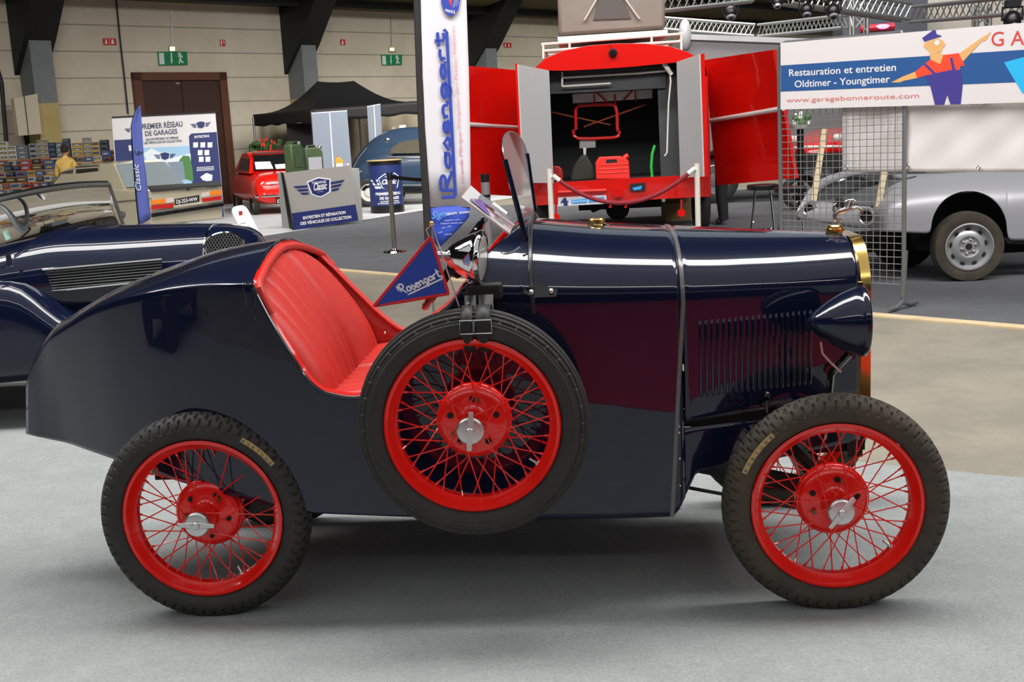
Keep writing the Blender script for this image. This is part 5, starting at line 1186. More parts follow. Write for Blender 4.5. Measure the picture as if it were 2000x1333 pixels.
# big side flaps
d1, n1, L1 = door('side_flap', [(905, 128, 15.2), (1006, 137, 16.4), (1017, 384, 16.4), (905, 378, 15.2)], VR, 0)
d2, n2, L2 = door('side_flap', [(1378, 117, 16.4), (1512, 97, 14.6), (1556, 348, 14.6), (1402, 362, 16.4)], mat('van_red', rgb(0, 0, 0)), 0)
mb = MB(); mb.tube([onP(912, 243, L1[0]+n1*.04, n1), onP(1012, 249, L1[0]+n1*.04, n1)], .03, 8); mb.build('chrome_strip', mat('pale_chrome', rgb(205, 205, 205), .4, .3), d1)
mb = MB(); mb.tube([onP(1387, 236, L2[0]+n2*.04, n2), onP(1530, 212, L2[0]+n2*.04, n2)], .03, 8); mb.build('chrome_strip', mat('pale_chrome', rgb(205, 205, 205), .4, .3), d2)
# plates, hooks, lamps on the valance
patch('banner_plate', VP, [(1090, 386), (1184, 381), (1185, 398), (1090, 403)], mat('plate_white', rgb(206, 208, 214), .4), vn, .03, .01)
mb = MB(); mb.prism([VP(x, y, .045) for x, y in ((1115, 391), (1148, 388), (1146, 396), (1117, 398))], VP.n*.003); mb.prism([VP(x, y, .045) for x, y in ((1150, 388), (1180, 385), (1180, 393), (1150, 396))], VP.n*.003); mb.build('plate_stripe', mat('sky_blue_print', rgb(50, 150, 220), .4), vn)
mb = MB(); mb.prism([VP(x, y, .05) for x, y in ((1101, 387), (1105, 386), (1107, 392), (1112, 394), (1108, 395), (1109, 402), (1101, 402), (1101, 395), (1094, 397))], VP.n*.003); mb.build('figure_print', PB, vn)
mb = MB(); text_px(mb, 'Bonne Route', VP, (1118, 396), (1145, 393.5), 4, .052); text_px(mb, 'GARAGE', VP, (1112, 388), (1140, 386), 3, .048); mb.build('lettering', PW, vn)
bdg = patch('badge', VP, [(1230, 359), (1261, 357), (1261, 372), (1231, 374)], PK, vn, .03, .008)
mb = MB(); mb.prism([VP(x, y, .04) for x, y in ((1235, 367), (1254, 363), (1252, 370), (1238, 372))], VP.n*.003); mb.build('badge_print', mat('sky_blue_print', rgb(50, 150, 220), .4), bdg)
mb = MB(); mb.tube([VP(1090, 376, .06), VP(1184, 372, .06)], .03, 8); mb.build('bumper_bar', VR, vn)
mb = MB()
for x in (1192, 1222): mb.tube([VP(x, 401, .03), VP(x+2, 405, .05), VP(x-3, 405, .05)], .012, 6)
mb.build('tow_hook', VR, vn)
mb = MB(); mb.cyl(VP(1207, 376, .0), VP(1207, 376, .07), .07); mb.tube([VP(1200, 370, .06), VP(1214, 370, .06), VP(1212, 386, .06), VP(1202, 386, .06)], .012, 6, closed=True); mb.build('latch', VR, vn)
for x in (1086, 1331):
    mb = MB(); y_ = 425 if x < 1200 else 416; mb.tube([VP(x, y_-26, .05), VP(x, y_-7, .05)], .014, 6); mb.cyl(VP(x, y_, .05), VP(x, y_, .08), .055, n=20); mb.build('reflector', VR, vn)
mb = MB(); mb.tube([vb(1130, 410, .8), vb(1300, 402, .8)], .07, 10); mb.ell(vb(1210, 415, .8), .17, 16, 10); mb.tube([vb(1180, 405, .4), vb(1160, 418, .8)], .04, 8); mb.build('rear_axle', MATT, vn)
for x in (1062, 1380):
    c_ = vb(x, 415, .75); c_.z = .34; road_wheel(vn, c_, .34, .2, (1, 0, 0), MATT)
mb = MB(); mb.lathe([(0, .06), (.05, .05), (.06, 0)], VP(1197, 103, .0), (0, -1, -.3), 16); mb.tube([VP(1197, 100, .02), VP(1191, 84, .02)], .004, 5); mb.build('roof_lamp', BLK, vn)
# roof rack and roof tent
rk_ = thing('roof_rack', 'white tubular roof rack on the red van', 'rack', VP(1205, 86)+V((0, 1, 0)))
mb = MB()
for d in (.25, 2.6):
    for a, b in (((1058, 84), (1336, 63)), ((1062, 97), (1332, 78))): mb.tube([vb(*a, d), vb(*b, d)], .018, 8)
for x in (1060, 1112, 1275, 1334):
    yy = 84-(x-1058)*.076; yb = {1060: 112, 1112: 99, 1275: 88, 1334: 100}[x]; mb.tube([vb(x, yy, .25), vb(x, yb, .25)], .016, 8)
for a in ((1058, 84), (1336, 63)): mb.tube([vb(*a, .25), vb(*a, 2.6)], .018, 8)
mb.build('rack_tubes', OFFW, rk_)
TP = mat('taupe_canvas', rgb(116, 106, 99), .8, noise=.08, nscale=3)
rt = thing('roof_tent', 'tall taupe canvas roof tent standing on the red van roof rack', 'tent', vb(1200, 78, 1.2))
TPp = Plane(V((0, VY+.3, 0)), 0)
mb = MB(); mb.prism([TPp(*p) for p in ((1091, 70), (1300, 56), (1297, -60), (1087, -60))], (0, 1.4, 0)); mb.build('canvas', TP, rt, bevel=.05)
patch('window_flap', TPp, [(1172, -10), (1212, -12), (1233, 36), (1158, 39)], mat('flap_taupe', rgb(78, 72, 70), .8), rt, .01)
mb = MB()
for a, b in (((1172, -10), (1143, 40)), ((1212, -12), (1247, 37))): mb.prism([TPp(a[0], a[1], .02), TPp(a[0]+(4 if a[0] > 1190 else -4), a[1], .02), TPp(b[0]+(4 if a[0] > 1190 else -4), b[1], .02), TPp(b[0], b[1], .02)], TPp.n*.02)
mb.build('flap_strap', mat('light_taupe', rgb(170, 160, 152), .8), rt)
mb = MB(); mb.prism([TPp(*p) for p in ((1089, 72), (1304, 58), (1304, 68), (1090, 82))], (0, 1.5, 0)); mb.build('floor_board', OFFW, rt)
# white posts and rope
def wpost(px, top, lab):
    b = onY(px, top, 14.3); t = thing('rope_post', lab, 'post', (b.x, b.y, 0), 0, None); mb = MB(); mb.cyl(V((0, 0, .03)), V((0, 0, b.z)), .034, n=18); mb.build('pole', mat('post_white', rgb(214, 210, 200), .45), t, local=True)
    mb = MB(); mb.lathe([(0, 0), (.15, 0), (.15, .02), (.04, .035), (0, .035)], (0, 0, 0), n=28); mb.build('base', OFFW, t, local=True); 
    return t
wpost(1073, 330, 'white post holding the left end of the dark red rope'); wpost(1361, 320, 'white post holding the right end of the dark red rope')
rp = thing('barrier_rope', 'sagging dark red twisted rope between two white posts behind the red van', 'rope', onY(1215, 398, 14.3))
rp['label'] = 'sagging dark red twisted rope hung between two white posts'
P_ = [onY(1079+(1358-1079)*t, 343+(328-343)*t+62*(1-(2*t-1)**2)-1, 14.27) for t in frange(.05, .95, 40)]
mb = MB(); mb.tube(P_, .026, 12); mb.build('rope', mat('rope_red', rgb(128, 26, 40), .7), rp)
mb = MB()
for k in range(2):
    L = []
    for i, p in enumerate(P_[:-1]):
        for j in range(6):
            q = p.lerp(P_[i+1], j/6); a = (i*6+j)*.75+k*pi; L.append(q+V((0, cos(a)*.024, sin(a)*.024)))
    mb.tube(L, .008, 5)
mb.build('rope_strand', mat('rope_red_light', rgb(150, 40, 54), .7), rp)
mb = MB(); mb.tube([onY(1080, 343, 14.27), P_[0]], .03, 10); mb.tube([P_[-1], onY(1357, 329, 14.27)], .03, 10); mb.build('rope_ferrule', WHITE, rp)
# bollard
bo = thing('bollard', 'short grey bollard with black bands in front of the left red van flap', 'post', (onY(950, 400, 13.0).x, 13.0, 0))
zt = onY(948, 340, 13.0).z
mb = MB(); mb.cyl(V((0, 0, 0)), V((0, 0, zt-.09)), .05, n=20); mb.build('post_body', mat('bollard_grey', rgb(140, 138, 138), .4, .4), bo, local=True)
mb = MB(); mb.cyl(V((0, 0, zt-.09)), V((0, 0, zt)), .052, n=20); mb.cyl(V((0, 0, zt-.26)), V((0, 0, zt-.23)), .052, n=20); mb.build('black_band', BLK, bo, local=True)
# boxes and person legs behind the van
for (x, y, Y, s, rz, lab) in ((1322, 440, 18.4, .42, .2, 'lower cardboard box under the red van, at its right rear wheel'), (1325, 405, 18.5, .40, -.1, 'upper cardboard box under the red van, topmost of two')):
    b = onY(x, y, Y); b.z = .15 if 'lower' in lab else .45; mb = MB(); mb.box(b, (s, .3, .295), rz); tag(mb.build('cardboard_box', mat('cardboard', rgb(156, 126, 90), .8), bevel=.004), lab, 'box')
# ================================================================ garage banner on wire-grid panels
GPn = Plane(V((2.46, 8.99, 0)), -42.4)
gs = thing('wire_grid_stand', 'grey tubular stand with wire mesh panel on the right, carrying the garage banner', 'stand', V((2.46, 8.99, 0)))
TB = mat('tube_grey', rgb(120, 122, 124), .4, .5)
def gpz(x, y, z): p = GPn(x, y); return V((p.x, p.y, z))
mb = MB(); mb.tube([gpz(1526, 440, .05), GPn(1526, 440), GPn(1521, 100), GPn(1524, 90), GPn(1534, 84), GPn(1745, 66), GPn(1760, 62), GPn(1768, 80), GPn(1765, 560), gpz(1764, 600, .04)], .018, 10); mb.build('frame_tube', TB, gs)
mb = MB(); f0 = gpz(1764, 600, .03); mb.tube([f0+GPn.n*.22, f0+GPn.n*.10, f0+GPn.n*.02+V((0, 0, .03)), f0-GPn.n*.1, f0-GPn.n*.22], .017, 8); mb.tube([gpz(1763, 600, .1), GPn(1768, 490, -.01)], .022, 8); f1 = gpz(1526, 500, .03); mb.tube([f1+GPn.n*.22, f1-GPn.n*.22], .017, 8); mb.build('foot', TB, gs)
mb = MB(); a0 = (GPn(1528, 400)-GPn.p).dot(GPn.r); a1 = (GPn(1761, 400)-GPn.p).dot(GPn.r); zb_ = GPn(1750, 556).z; zt_ = 1.62; n_ = 18
for i in range(1, n_): a = a0+(a1-a0)*i/n_; mb.tube([GPn.at(a, zb_), GPn.at(a, zt_)], .0032, 5)
k = 0; z = zb_
while z < zt_: mb.tube([GPn.at(a0, z), GPn.at(a1, z)], .0032, 5); z += .0535
mb.build('wire_mesh', mat('wire_zinc', rgb(150, 152, 152), .35, .6), gs)
gb = thing('garage_banner', 'long white and blue banner reading Restauration et entretien with a pointing mechanic figure', 'banner', GPn(1750, 210))
patch('banner_sheet', GPn, [(1525, 84), (2080, 38), (2080, 198), (1525, 214)], mat('banner_sheet_white', rgb(220, 214, 216), .55), gb, .03, .004)
patch('blue_band', GPn, [(1525, 128), (2080, 92), (2080, 157), (1525, 179)], mat('band_blue', rgb(38, 84, 144), .5), gb, .0345, .001)
mb = MB(); text_px(mb, 'Restauration et entretien', GPn, (1541, 149), (1750, 138), 14, .0364, bold=.012); text_px(mb, 'Oldtimer - Youngtimer', GPn, (1552, 171), (1738, 161), 14, .0364, bold=.012); mb.build('band_lettering', PW, gb)
mb = MB(); text_px(mb, 'www.garagebonneroute.com', GPn, (1536, 200), (1795, 191), 9, .0364); mb.build('web_lettering', mat('pale_red_ink', rgb(214, 120, 112), .5), gb)
mb = MB(); text_px(mb, 'G A R', GPn, (1936, 90), (2036, 86), 29, .0364); mb.build('title_lettering', mat('ink_red', rgb(214, 64, 58), .5), gb)
patch('cyan_panel', GPn, [(1961, 122), (2080, 90), (2080, 192), (1997, 182)], mat('cyan', rgb(40, 180, 236), .5), gb, .0350, .001)
SKN = mat('print_tan', rgb(224, 172, 110), .5); SHR = mat('print_orange_red', rgb(240, 74, 46), .5); OVR = mat('print_violet', rgb(66, 58, 140), .5)
z4 = lambda L: [(1500+x/4, y/4) for x, y in L]
patch('printed_face', GPn, z4([(1225, 335), (1325, 300), (1365, 315), (1390, 352), (1365, 372), (1360, 405), (1310, 410), (1370, 425), (1370, 460), (1345, 502), (1270, 465), (1260, 400), (1215, 365)]), SKN, gb, .0357, .001)
patch('printed_arm', GPn, z4([(960, 645), (1050, 600), (1150, 560), (1165, 610), (1060, 632), (1030, 645)]), SKN, gb, .0357, .001)
patch('printed_arm', GPn, z4([(1490, 420), (1640, 315), (1745, 248), (1705, 315), (1670, 322), (1525, 480)]), SKN, gb, .0357, .001)
patch('printed_shirt', GPn, z4([(1150, 560), (1220, 505), (1270, 465), (1345, 502), (1370, 430), (1490, 415), (1538, 510), (1500, 520), (1500, 560), (1300, 580), (1230, 590), (1165, 612)]), SHR, gb, .0364, .001)
patch('printed_overalls', GPn, z4([(1228, 590), (1290, 578), (1215, 505), (1235, 498), (1310, 572), (1440, 545), (1422, 455), (1440, 450), (1465, 545), (1505, 545), (1515, 600), (1520, 680), (1505, 815), (1425, 815), (1400, 740), (1375, 820), (1305, 820), (1270, 680)]), OVR, gb, .0372, .001)
patch('printed_cap', GPn, z4([(1205, 297), (1290, 235), (1312, 238), (1315, 265), (1360, 282), (1222, 325)]), OVR, gb, .0364, .001)
mb = MB(); c_ = GPn(1830, 83.5, .0372); mb.prism([c_+GPn.r*.02*cos(t)+V((0, 0, .02*sin(t))) for t in frange(0, 2*pi, 16)[:-1]], GPn.n*.001); mb.build('printed_eye', PW, gb)
tp = thing('white_tarpaulin', 'large plain white tarpaulin hanging below the garage banner, over the silver car', 'tarpaulin', GPn(1850, 336))
mb = MB(); mb.grid([[GPn(1645+(2080-1645)*i/30, 205+(336-205)*j/16+(.0), -.035+.012*sin(i*.9+j*.25)*sin(j*.35)) for i in range(31)] for j in range(17)]); mb.build('sheet', mat('tarp_white', rgb(222, 216, 216), .5, noise=.02, nscale=1), tp, solid=.002)
mb = MB()
for x, y in ((1652, 327), (1773, 326), (1911, 328)):
    c_ = GPn(x, y, -.015); mb.lathe([(.008, 0), (.014, .004), (.018, 0)], c_, GPn.n, 14)
mb.build('eyelet', CHR, tp)
# ================================================================ silver unpainted coupé
SV = mat('primer_silver', rgb(160, 160, 166), .42, .25); 
sc = thing('silver_car', 'bare silver vintage coupe body with missing bonnet lid, behind the wire grid', 'car', onZ(1893, 545))
YS = 10.3
def arch(x):  # wheel-arch lower edge in pixels
    if 1818 < x < 1968:
        u = (x-1893)/75; return 450-78*sqrt(max(0, 1-u*u))+ (x-1818)*.10*0
    return 452+(x-1700)*.04 if x < 1893 else 470
cols = []
tops = [(1700, 404), (1712, 385), (1730, 368), (1755, 353), (1790, 345), (1830, 339), (1880, 336), (1950, 333), (2020, 330), (2120, 326)]
for x in [1700, 1708, 1718, 1730, 1745, 1765, 1790, 1805, 1818, 1819, 1822, 1828, 1836, 1846, 1858, 1872, 1886, 1900, 1914, 1928, 1940, 1950, 1958, 1964, 1967, 1968, 1980, 2010, 2060, 2120]:
    yt = interp(x, tops); yb = arch(x); Yb = YS+.35*max(0, (1745-x)/45)**2*.8+.0007*max(0, x-1900)
    cols.append([(x, yb+(yt-yb)*t, Yb+.55*max(0, 1-(yb+(yt-yb)*t-yt)/(452-yt))**5) for t in frange(0, 1, 12)]+[(x+8, yt+1, Yb+.95), (x+12, yt+4, Yb+1.4)])
depthgrid(cols, 'near_fender', SV, sc, sub=1, solid=.01)
nose = []
for t in frange(0, 1, 10):
    x0 = 1551+(1700-1551)*t; yb = 426+(451-426)*t; yt = 391+(405-391)*t
    x1 = 1585+(1705-1585)*t; Yn = 11.3-.95*t
    nose.append([(x0, yb, Yn), (x0+(x1-x0)*.3, yb+(yt-yb)*.35, Yn-.06), (x0+(x1-x0)*.7, yb+(yt-yb)*.75, Yn), (x1, yt, Yn+.12)])
depthgrid(nose, 'nose_panel', SV, sc, sub=1, solid=.01)
depthgrid([[(1551, 426, 11.3), (1556, 410, 11.32), (1566, 394, 11.35), (1583, 365, 11.5), (1600, 350, 11.7), (1630, 339, 12.0), (1660, 333, 12.3), (1700, 331, 12.6), (1790, 333, 13.0)],
           [(1585, 391, 11.4), (1586, 390, 11.4), (1590, 386, 11.45), (1600, 372, 11.6), (1618, 360, 11.8), (1650, 347, 12.1), (1680, 340, 12.35), (1705, 336, 12.6), (1790, 338, 13.0)]], 'far_fender', SV, sc, sub=1, solid=.01)
depthgrid([[(1590, 392, 11.5), (1608, 366, 11.8), (1660, 347, 12.3), (1745, 340, 12.6)], [(1620, 396, 11.8), (1640, 385, 12.1), (1680, 370, 12.5), (1740, 360, 12.8)], [(1712, 403, 10.6), (1725, 388, 10.7), (1740, 372, 10.9), (1790, 345, 11.4)]], 'luggage_well', mat('well_dark', rgb(70, 72, 74), .6), sc, sub=0, solid=.01)
depthgrid([[(1738, 341, 12.7), (1780, 340, 11.8), (1860, 338, 11.6)], [(1738, 348, 12.7), (1775, 350, 11.6), (1830, 342, 11.2)]], 'scuttle_panel', SV, sc, solid=.01)
mb = MB()
for x, y, r, Y in ((1580, 410, .055, 11.16), (1692, 424, .055, 10.34), (1638, 398, .04, 10.8)):
    c_ = onY(x, y, Y); mb.lathe([(0, .0), (r, .0), (r*1.3, -.02)], c_, (-.55, -.8, 0), 20)
mb.build('lamp_hole', MATT, sc)
mb = MB()
for x, y, r, Y in ((1580, 410, .06, 11.14), (1692, 424, .065, 10.32)):
    c_ = onY(x, y, Y); a_ = V((-.55, -.8, 0)).normalized(); h_ = a_.cross(V((0, 0, 1))); mb.tube([c_+h_*r*cos(t)+V((0, 0, r*sin(t))) for t in frange(0, 2*pi, 24)[:-1]], .012, 6, closed=True)
mb.build('lamp_ring', ALU, sc)
mb = MB(); mb.box(onY(1893, 430, 10.95), (1.0, .3, .5)); mb.box(onY(1740, 470, 11.6), (.7, .7, .14)); mb.box(onY(2010, 478, 11.0), (1.2, .3, .1)); mb.build('underbody', MATT, sc)
mb = MB(); mb.prism([onY(x, y, YS+.15) for x, y in ((1962, 466), (2120, 472), (2120, 484), (1968, 476))], (0, .1, 0)); mb.build('sill', mat('sill_dark', rgb(60, 60, 62), .5), sc)
# steel wheel
wc = onZ(1895, 545); wc = V((wc.x, 10.42, .325)); wc = onY(1888, 481, 10.42); wR = wc.z
mb = MB(); mb.lathe([(.205, -.07), (.25, -.085), (.30, -.08), (wR-.005, -.05), (wR, -.02), (wR, .05), (wR-.01, .08), (.25, .09), (.2, .09)], wc, (0, 1, 0), 48); tw = mb.build('wheel', RUBD, sc)
mb = MB(); mb.lathe([(.21, -.072), (.212, -.08), (.200, -.084), (.196, -.07), (.180, -.055), (.172, -.04), (.150, -.04), (.125, -.062), (.095, -.066), (.080, -.05), (.060, -.048), (.05, -.058), (.03, -.06), (.028, -.05), (0, -.05)], wc, (0, 1, 0), 48); mb.build('wheel_disc', mat('wheel_silver', rgb(168, 168, 170), .35, .5), tw)
mb = MB()
for k in range(9): a = k*2*pi/9+.2; c_ = wc+V((cos(a)*.155, -.048, sin(a)*.155)); R_ = Matrix.Rotation(-a, 3, 'Y'); mb.ell(c_, (.012, .006, .024), 12, 6, M=R_)
mb.cyl(wc+V((0, -.052, 0)), wc+V((0, -.06, 0)), .026, n=16); mb.build('wheel_opening', MATT, tw)
mb = MB()
for k in range(6): a = k*2*pi/6+.3; mb.ell(wc+V((cos(a)*.062, -.054, sin(a)*.062)), .015, 10, 6)
mb.build('wheel_nut', mat('wheel_silver', rgb(1, 1, 1)), tw)
c2 = wc+V((-.25, 1.1, 0)); road_wheel(sc, c2, wR, .16, (0, 1, 0), MATT)
for pts, lab in (([(1606, 252), (1616, 252), (1595, 393), (1584, 391)], 'left of two pale wooden battens propping the silver car body'), ([(1723, 333), (1734, 334), (1722, 402), (1710, 405)], 'right of two pale wooden battens propping the silver car body')):
    Yp = 11.2 if pts[0][0] < 1650 else 10.55
    mb = MB(); mb.prism([onY(*p, Yp) for p in pts], (.0, .04, 0)); tag(mb.build('wooden_batten', mat('pale_wood', rgb(206, 190, 156), .6, noise=.12, nscale=12)), lab, 'batten')
# ================================================================ red car and flowers behind the grid
rc = thing('red_sports_car', 'bright red car front glimpsed through the wire grid beside the red van', 'car', onY(1600, 330, 19)*1.0)
rc.location.z = 0
depthgrid([[(1545, 322, 19.3), (1546, 300, 19.2), (1548, 282, 19.3), (1556, 268, 19.8), (1580, 256, 20.6)], [(1572, 326, 19.0), (1573, 302, 18.9), (1575, 278, 19.0), (1590, 262, 19.8), (1606, 250, 20.6)], [(1605, 328, 19.0), (1606, 303, 18.9), (1608, 276, 19.0), (1625, 260, 19.8), (1640, 247, 20.6)], [(1650, 326, 19.3), (1652, 303, 19.2), (1655, 275, 19.3), (1670, 258, 20), (1690, 245, 20.8)]], 'body', VR, rc, solid=.02)
mb = MB(); mb.ell(onY(1551, 272, 19.15), (.09, .05, .07), 14, 8); mb.ell(onY(1636, 268, 18.9), (.08, .05, .06), 14, 8); mb.build('headlamp', LWH, rc)
mb = MB(); mb.tube([onY(1549, 289, 19.1), onY(1575, 287, 18.85), onY(1625, 286, 18.85), onY(1655, 287, 19.1)], .02, 8); mb.build('front_bumper', OFFW, rc)
mb = MB(); mb.prism([onY(x, y, 18.9) for x, y in ((1550, 300), (1645, 298), (1645, 330), (1552, 334))], (0, .1, 0)); mb.build('grille', MATT, rc)
for x in (1562, 1648): c_ = onY(x, 330, 19.4); c_.z = .3; road_wheel(rc, c_, .3, .18, (0, 1, 0), CHR)
GRNL = mat('leaf_green', rgb(58, 92, 50), .6); 
def bouquet(name, base, r, n, fm, lab, cat, pot=None):
    t = thing(name, lab, cat, base); mb = MB()
    random.seed(len(lab))
    for i in range(n):
        a = random.random()*6.28; e = random.random(); p = V((cos(a)*r*e, sin(a)*r*e*.6, r*(.5+random.random()))); mb.ell(p, .05+.03*random.random(), 6, 4)
    mb.build('foliage', GRNL, t, local=True)
    for i in range(n//2):
        a = random.random()*6.28; e = random.random(); p = V((cos(a)*r*e, -abs(sin(a))*r*e*.6-.03, r*(.7+random.random()*1.0))); mb = MB(); mb.ell(p, (.03, .03, .05), 6, 4); mb.build('flower', fm, t, local=True)
    mb = MB(); mb.lathe([(0, -.0), (.12, 0), (.16, .25*r*2), (.14, .25*r*2), (0, .2*r)], (0, 0, 0), n=18); mb.build('pot', pot or OFFW, t, local=True)
bouquet('potted_flowers', onY(520, 293, 28.6)*1.0, .42, 50, mat('flower_red', rgb(214, 70, 56), .6), 'pot of red spiky flowers under the left side of the black marquee', 'plant')
bouquet('flower_arrangement', onY(1563, 252, 17.5), .13, 14, mat('flower_white', rgb(230, 232, 230), .5), 'small bunch of white flowers beyond the right red van flap', 'flowers')
ft_ = [o for o in bpy.data.objects if o.name.startswith('potted_flowers')][0]; ft_.location.z = .95
tb = MB(); tb.box((ft_.location.x, ft_.location.y, .47), (.9, .5, .94)); tag(tb.build('plant_table', OFFW), 'pale table carrying the red flowers inside the marquee', 'table')
fa = [o for o in bpy.data.objects if o.name.startswith('flower_arrangement')][0]
tb = MB(); tb.cyl(V((fa.location.x, fa.location.y, 0)), V((fa.location.x, fa.location.y, fa.location.z-.0)), .05); tag(tb.build('flower_stand', BLK), 'thin dark pedestal under the white flowers', 'stand')
# ================================================================ black marquee
mq = thing('marquee', 'black pop-up marquee with peaked roof behind the grey banner backs', 'tent', onY(650, 400, 30))
mq.location.z = 0
BT = mat('black_canvas', rgb(24, 24, 26), .55, noise=.1, nscale=2)
A, B, C, D = onY(494, 224, 29.6), onY(608, 214, 27.2), onY(835, 196, 28.6), onY(700, 205, 30.8)
K1, K2 = onY(620, 159, 28.8), onY(691, 158, 29.2)
mb = MB()
def sag(a, b, c, d, n=10):
    return [[(a.lerp(b, i/n)).lerp(d.lerp(c, i/n), j/n)+V((0, 0, -.22*sin(pi*j/n)*(1 if True else 0)-.03*sin(pi*i/n))) for j in range(n+1)] for i in range(n+1)]
for q in ((A, B, K1, K1), (B, C, K2, K1), (C, D, K2, K2), (D, A, K1, K2)): mb.grid(sag(*q))
mb.build('roof', BT, mq, ang=20, solid=.01)
mb = MB()
for a, b in ((A, B), (B, C), (C, D), (D, A)): mb.grid([[a.lerp(b, i/20)+V((0, 0, -.0-.30*j/4+.02*sin(i*1.3)*j/4)) for j in range(5)] for i in range(21)])
mb.build('valance', BT, mq, solid=.008)
for p in (A, B, C, D):
    mb = MB(); mb.tube([V((p.x, p.y, 0)), p-V((0, 0, .05))], .03, 8); mb.build('post', STEEL, mq)
CUR = mat('curtain_beige', rgb(150, 140, 120), .85, noise=.1, nscale=3)
cw = thing('marquee_curtain', 'beige curtain wall hanging at the back of the black marquee', 'curtain', onY(700, 330, 30.6))
cw.location.z = 0
mb = MB(); a_, b_ = onY(505, 240, 30.7), onY(900, 215, 30.7); mb.grid([[V((a_.x+(b_.x-a_.x)*i/60, 31.1+.05*sin(i*1.1), z)) for z in (0.02, 1.2, 2.35)] for i in range(61)]); mb.build('cloth', CUR, cw, solid=.01)
mb = MB(); p_ = onY(586, 265, 28.6); mb.box((p_.x, 28.6, 1.0), (.62, .06, 2.0)); tag(mb.build('display_board', mat('board_black', rgb(30, 28, 30), .5)), 'dark display board under the marquee behind the jerrycans', 'board')
# ================================================================ people
SKIN = mat('skin', rgb(196, 140, 110), .6)
def person(base, h, rz, lab, top, bottom, hair, lean=0.0, arms=((.25, .1), (.25, .1))):
    t = thing('person', lab, 'person', base, rz); s = h/1.75
    def J(x, y, z): return V((x+(lean*max(0, z-.9)), y, z))*s
    vs = [(0, 0, .95, .15), (0, 0, 1.12, .135), (0, 0, 1.30, .16), (0, 0, 1.43, .12), (0, 0, 1.50, .055), (0, 0, 1.55, .055)]
    idx = {}; verts = [J(x, y, z) for x, y, z, _ in vs]; rad = [r*s for *_, r in vs]; ed = [(i, i+1) for i in range(len(vs)-1)]
    def add(p, r, par): verts.append(J(*p)); rad.append(r*s); ed.append((par, len(verts)-1)); return len(verts)-1
    for sy, (fx, fz) in zip((-1, 1), arms):
        a = add((0, sy*.17, 1.40), .065, 3); b = add((.03, sy*.22, 1.12), .048, a); c = add((fx, sy*.20, .90+fz), .036, b); d = add((fx+.08, sy*.18, .86+fz), .03, c)
        l = add((0, sy*.09, .86), .10, 0); k = add((.03, sy*.10, .48), .065, l); f = add((0, sy*.11, .09), .045, k); add((.12, sy*.12, .04), .04, f)
    me = bpy.data.meshes.new('body'); me.from_pydata(verts, ed, []); o = bpy.data.objects.new('body', me); COL.objects.link(o); o.parent = t
    sk = o.modifiers.new('skin', 'SKIN'); 
    for i, r in enumerate(rad): me.skin_vertices[0].data[i].radius = (r, r)
    me.skin_vertices[0].data[0].use_root = True
    o.modifiers.new('sub', 'SUBSURF').render_levels = 2; me.materials.append(top)
    mb = MB(); hc = J(.02, 0, 1.64); mb.ell(hc, (.10*s, .078*s, .118*s), 18, 12); mb.ell(hc+V((.095*s, 0, -.01*s)), (.02*s, .012*s, .02*s), 8, 6)
    for sy in (-1, 1): mb.ell(hc+V((0, sy*.078*s, -.005*s)), (.02*s, .01*s, .03*s), 8, 6)
    mb.build('head', SKIN, t, local=True)
    mb = MB(); mb.ell(hc+V((-.018*s, 0, .028*s)), (.103*s, .086*s, .108*s), 18, 12); mb.build('hair', hair, t, local=True)
    mb = MB()
    for sy in (-1, 1): mb.tube([J(0, sy*.085, .98), J(.0, sy*.09, .86), J(.03, sy*.10, .48), J(0, sy*.11, .07)], [.125*s, .115*s, .082*s, .065*s], 12)
    mb.build('trousers', bottom, t, local=True)
    return t
YJ = mat('yellow_jacket', rgb(214, 176, 96), .8); DKC = mat('dark_cloth', rgb(34, 34, 40), .8); HRD = mat('dark_hair', rgb(40, 32, 28), .8)
pb_ = onY(124, 298, 23.9); person(V((pb_.x, 23.9, 0)), 1.72, radians(95), 'person in a yellow jacket with dark hair bending over the model car stall', YJ, DKC, HRD, lean=.12)
pb_ = onY(768, 248, 28.4); person(V((pb_.x, 28.4, 0)), 1.78, radians(-80), 'person with grey hair standing behind the roof of the blue car', mat('olive_jacket', rgb(150, 144, 110), .8), DKC, mat('grey_hair', rgb(150, 140, 130), .8))
pb_ = onY(1414, 440, 17.3); person(V((pb_.x, 17.3, 0)), 1.75, radians(170), 'person in dark trousers standing behind the right flap of the red van', DKC, DKC, HRD)
# ================================================================ model car stall
st_ = thing('stall_table', 'stepped stall table draped in brown paper carrying rows of boxed model cars', 'table', (onY(100, 380, 24.4).x, 24.6, 0))
SX0, SX1 = onY(-60, 380, 24.4).x, onY(226, 340, 24.4).x
tiers = []
mb = MB()
for k in range(8):
    y0 = 24.4+k*.19; z1 = .60+k*.125; tiers.append((y0, z1)); mb.box(((SX0+SX1)/2, y0+.095, z1/2), (SX1-SX0, .188, z1))
mb.build('stepped_shelf', mat('kraft_paper', rgb(160, 112, 60), .7), st_)
BX = [mat('boxcol%d' % i, rgb(*c), .4) for i, c in enumerate([(40, 44, 60), (60, 66, 80), (150, 150, 150), (30, 30, 34), (170, 60, 50), (60, 90, 150), (190, 150, 70), (110, 116, 124), (80, 60, 50), (200, 200, 196)])]
for i, m_ in enumerate(BX): m_.name = 'box_card_%s' % 'abcdefghij'[i]
CARC = [mat('model_paint_%s' % 'abcdef'[i], rgb(*c), .3) for i, c in enumerate([(180, 180, 185), (120, 30, 30), (60, 80, 130), (50, 50, 54), (190, 160, 80), (90, 110, 90)])]
random.seed(3); nbx = 0
cache = {}
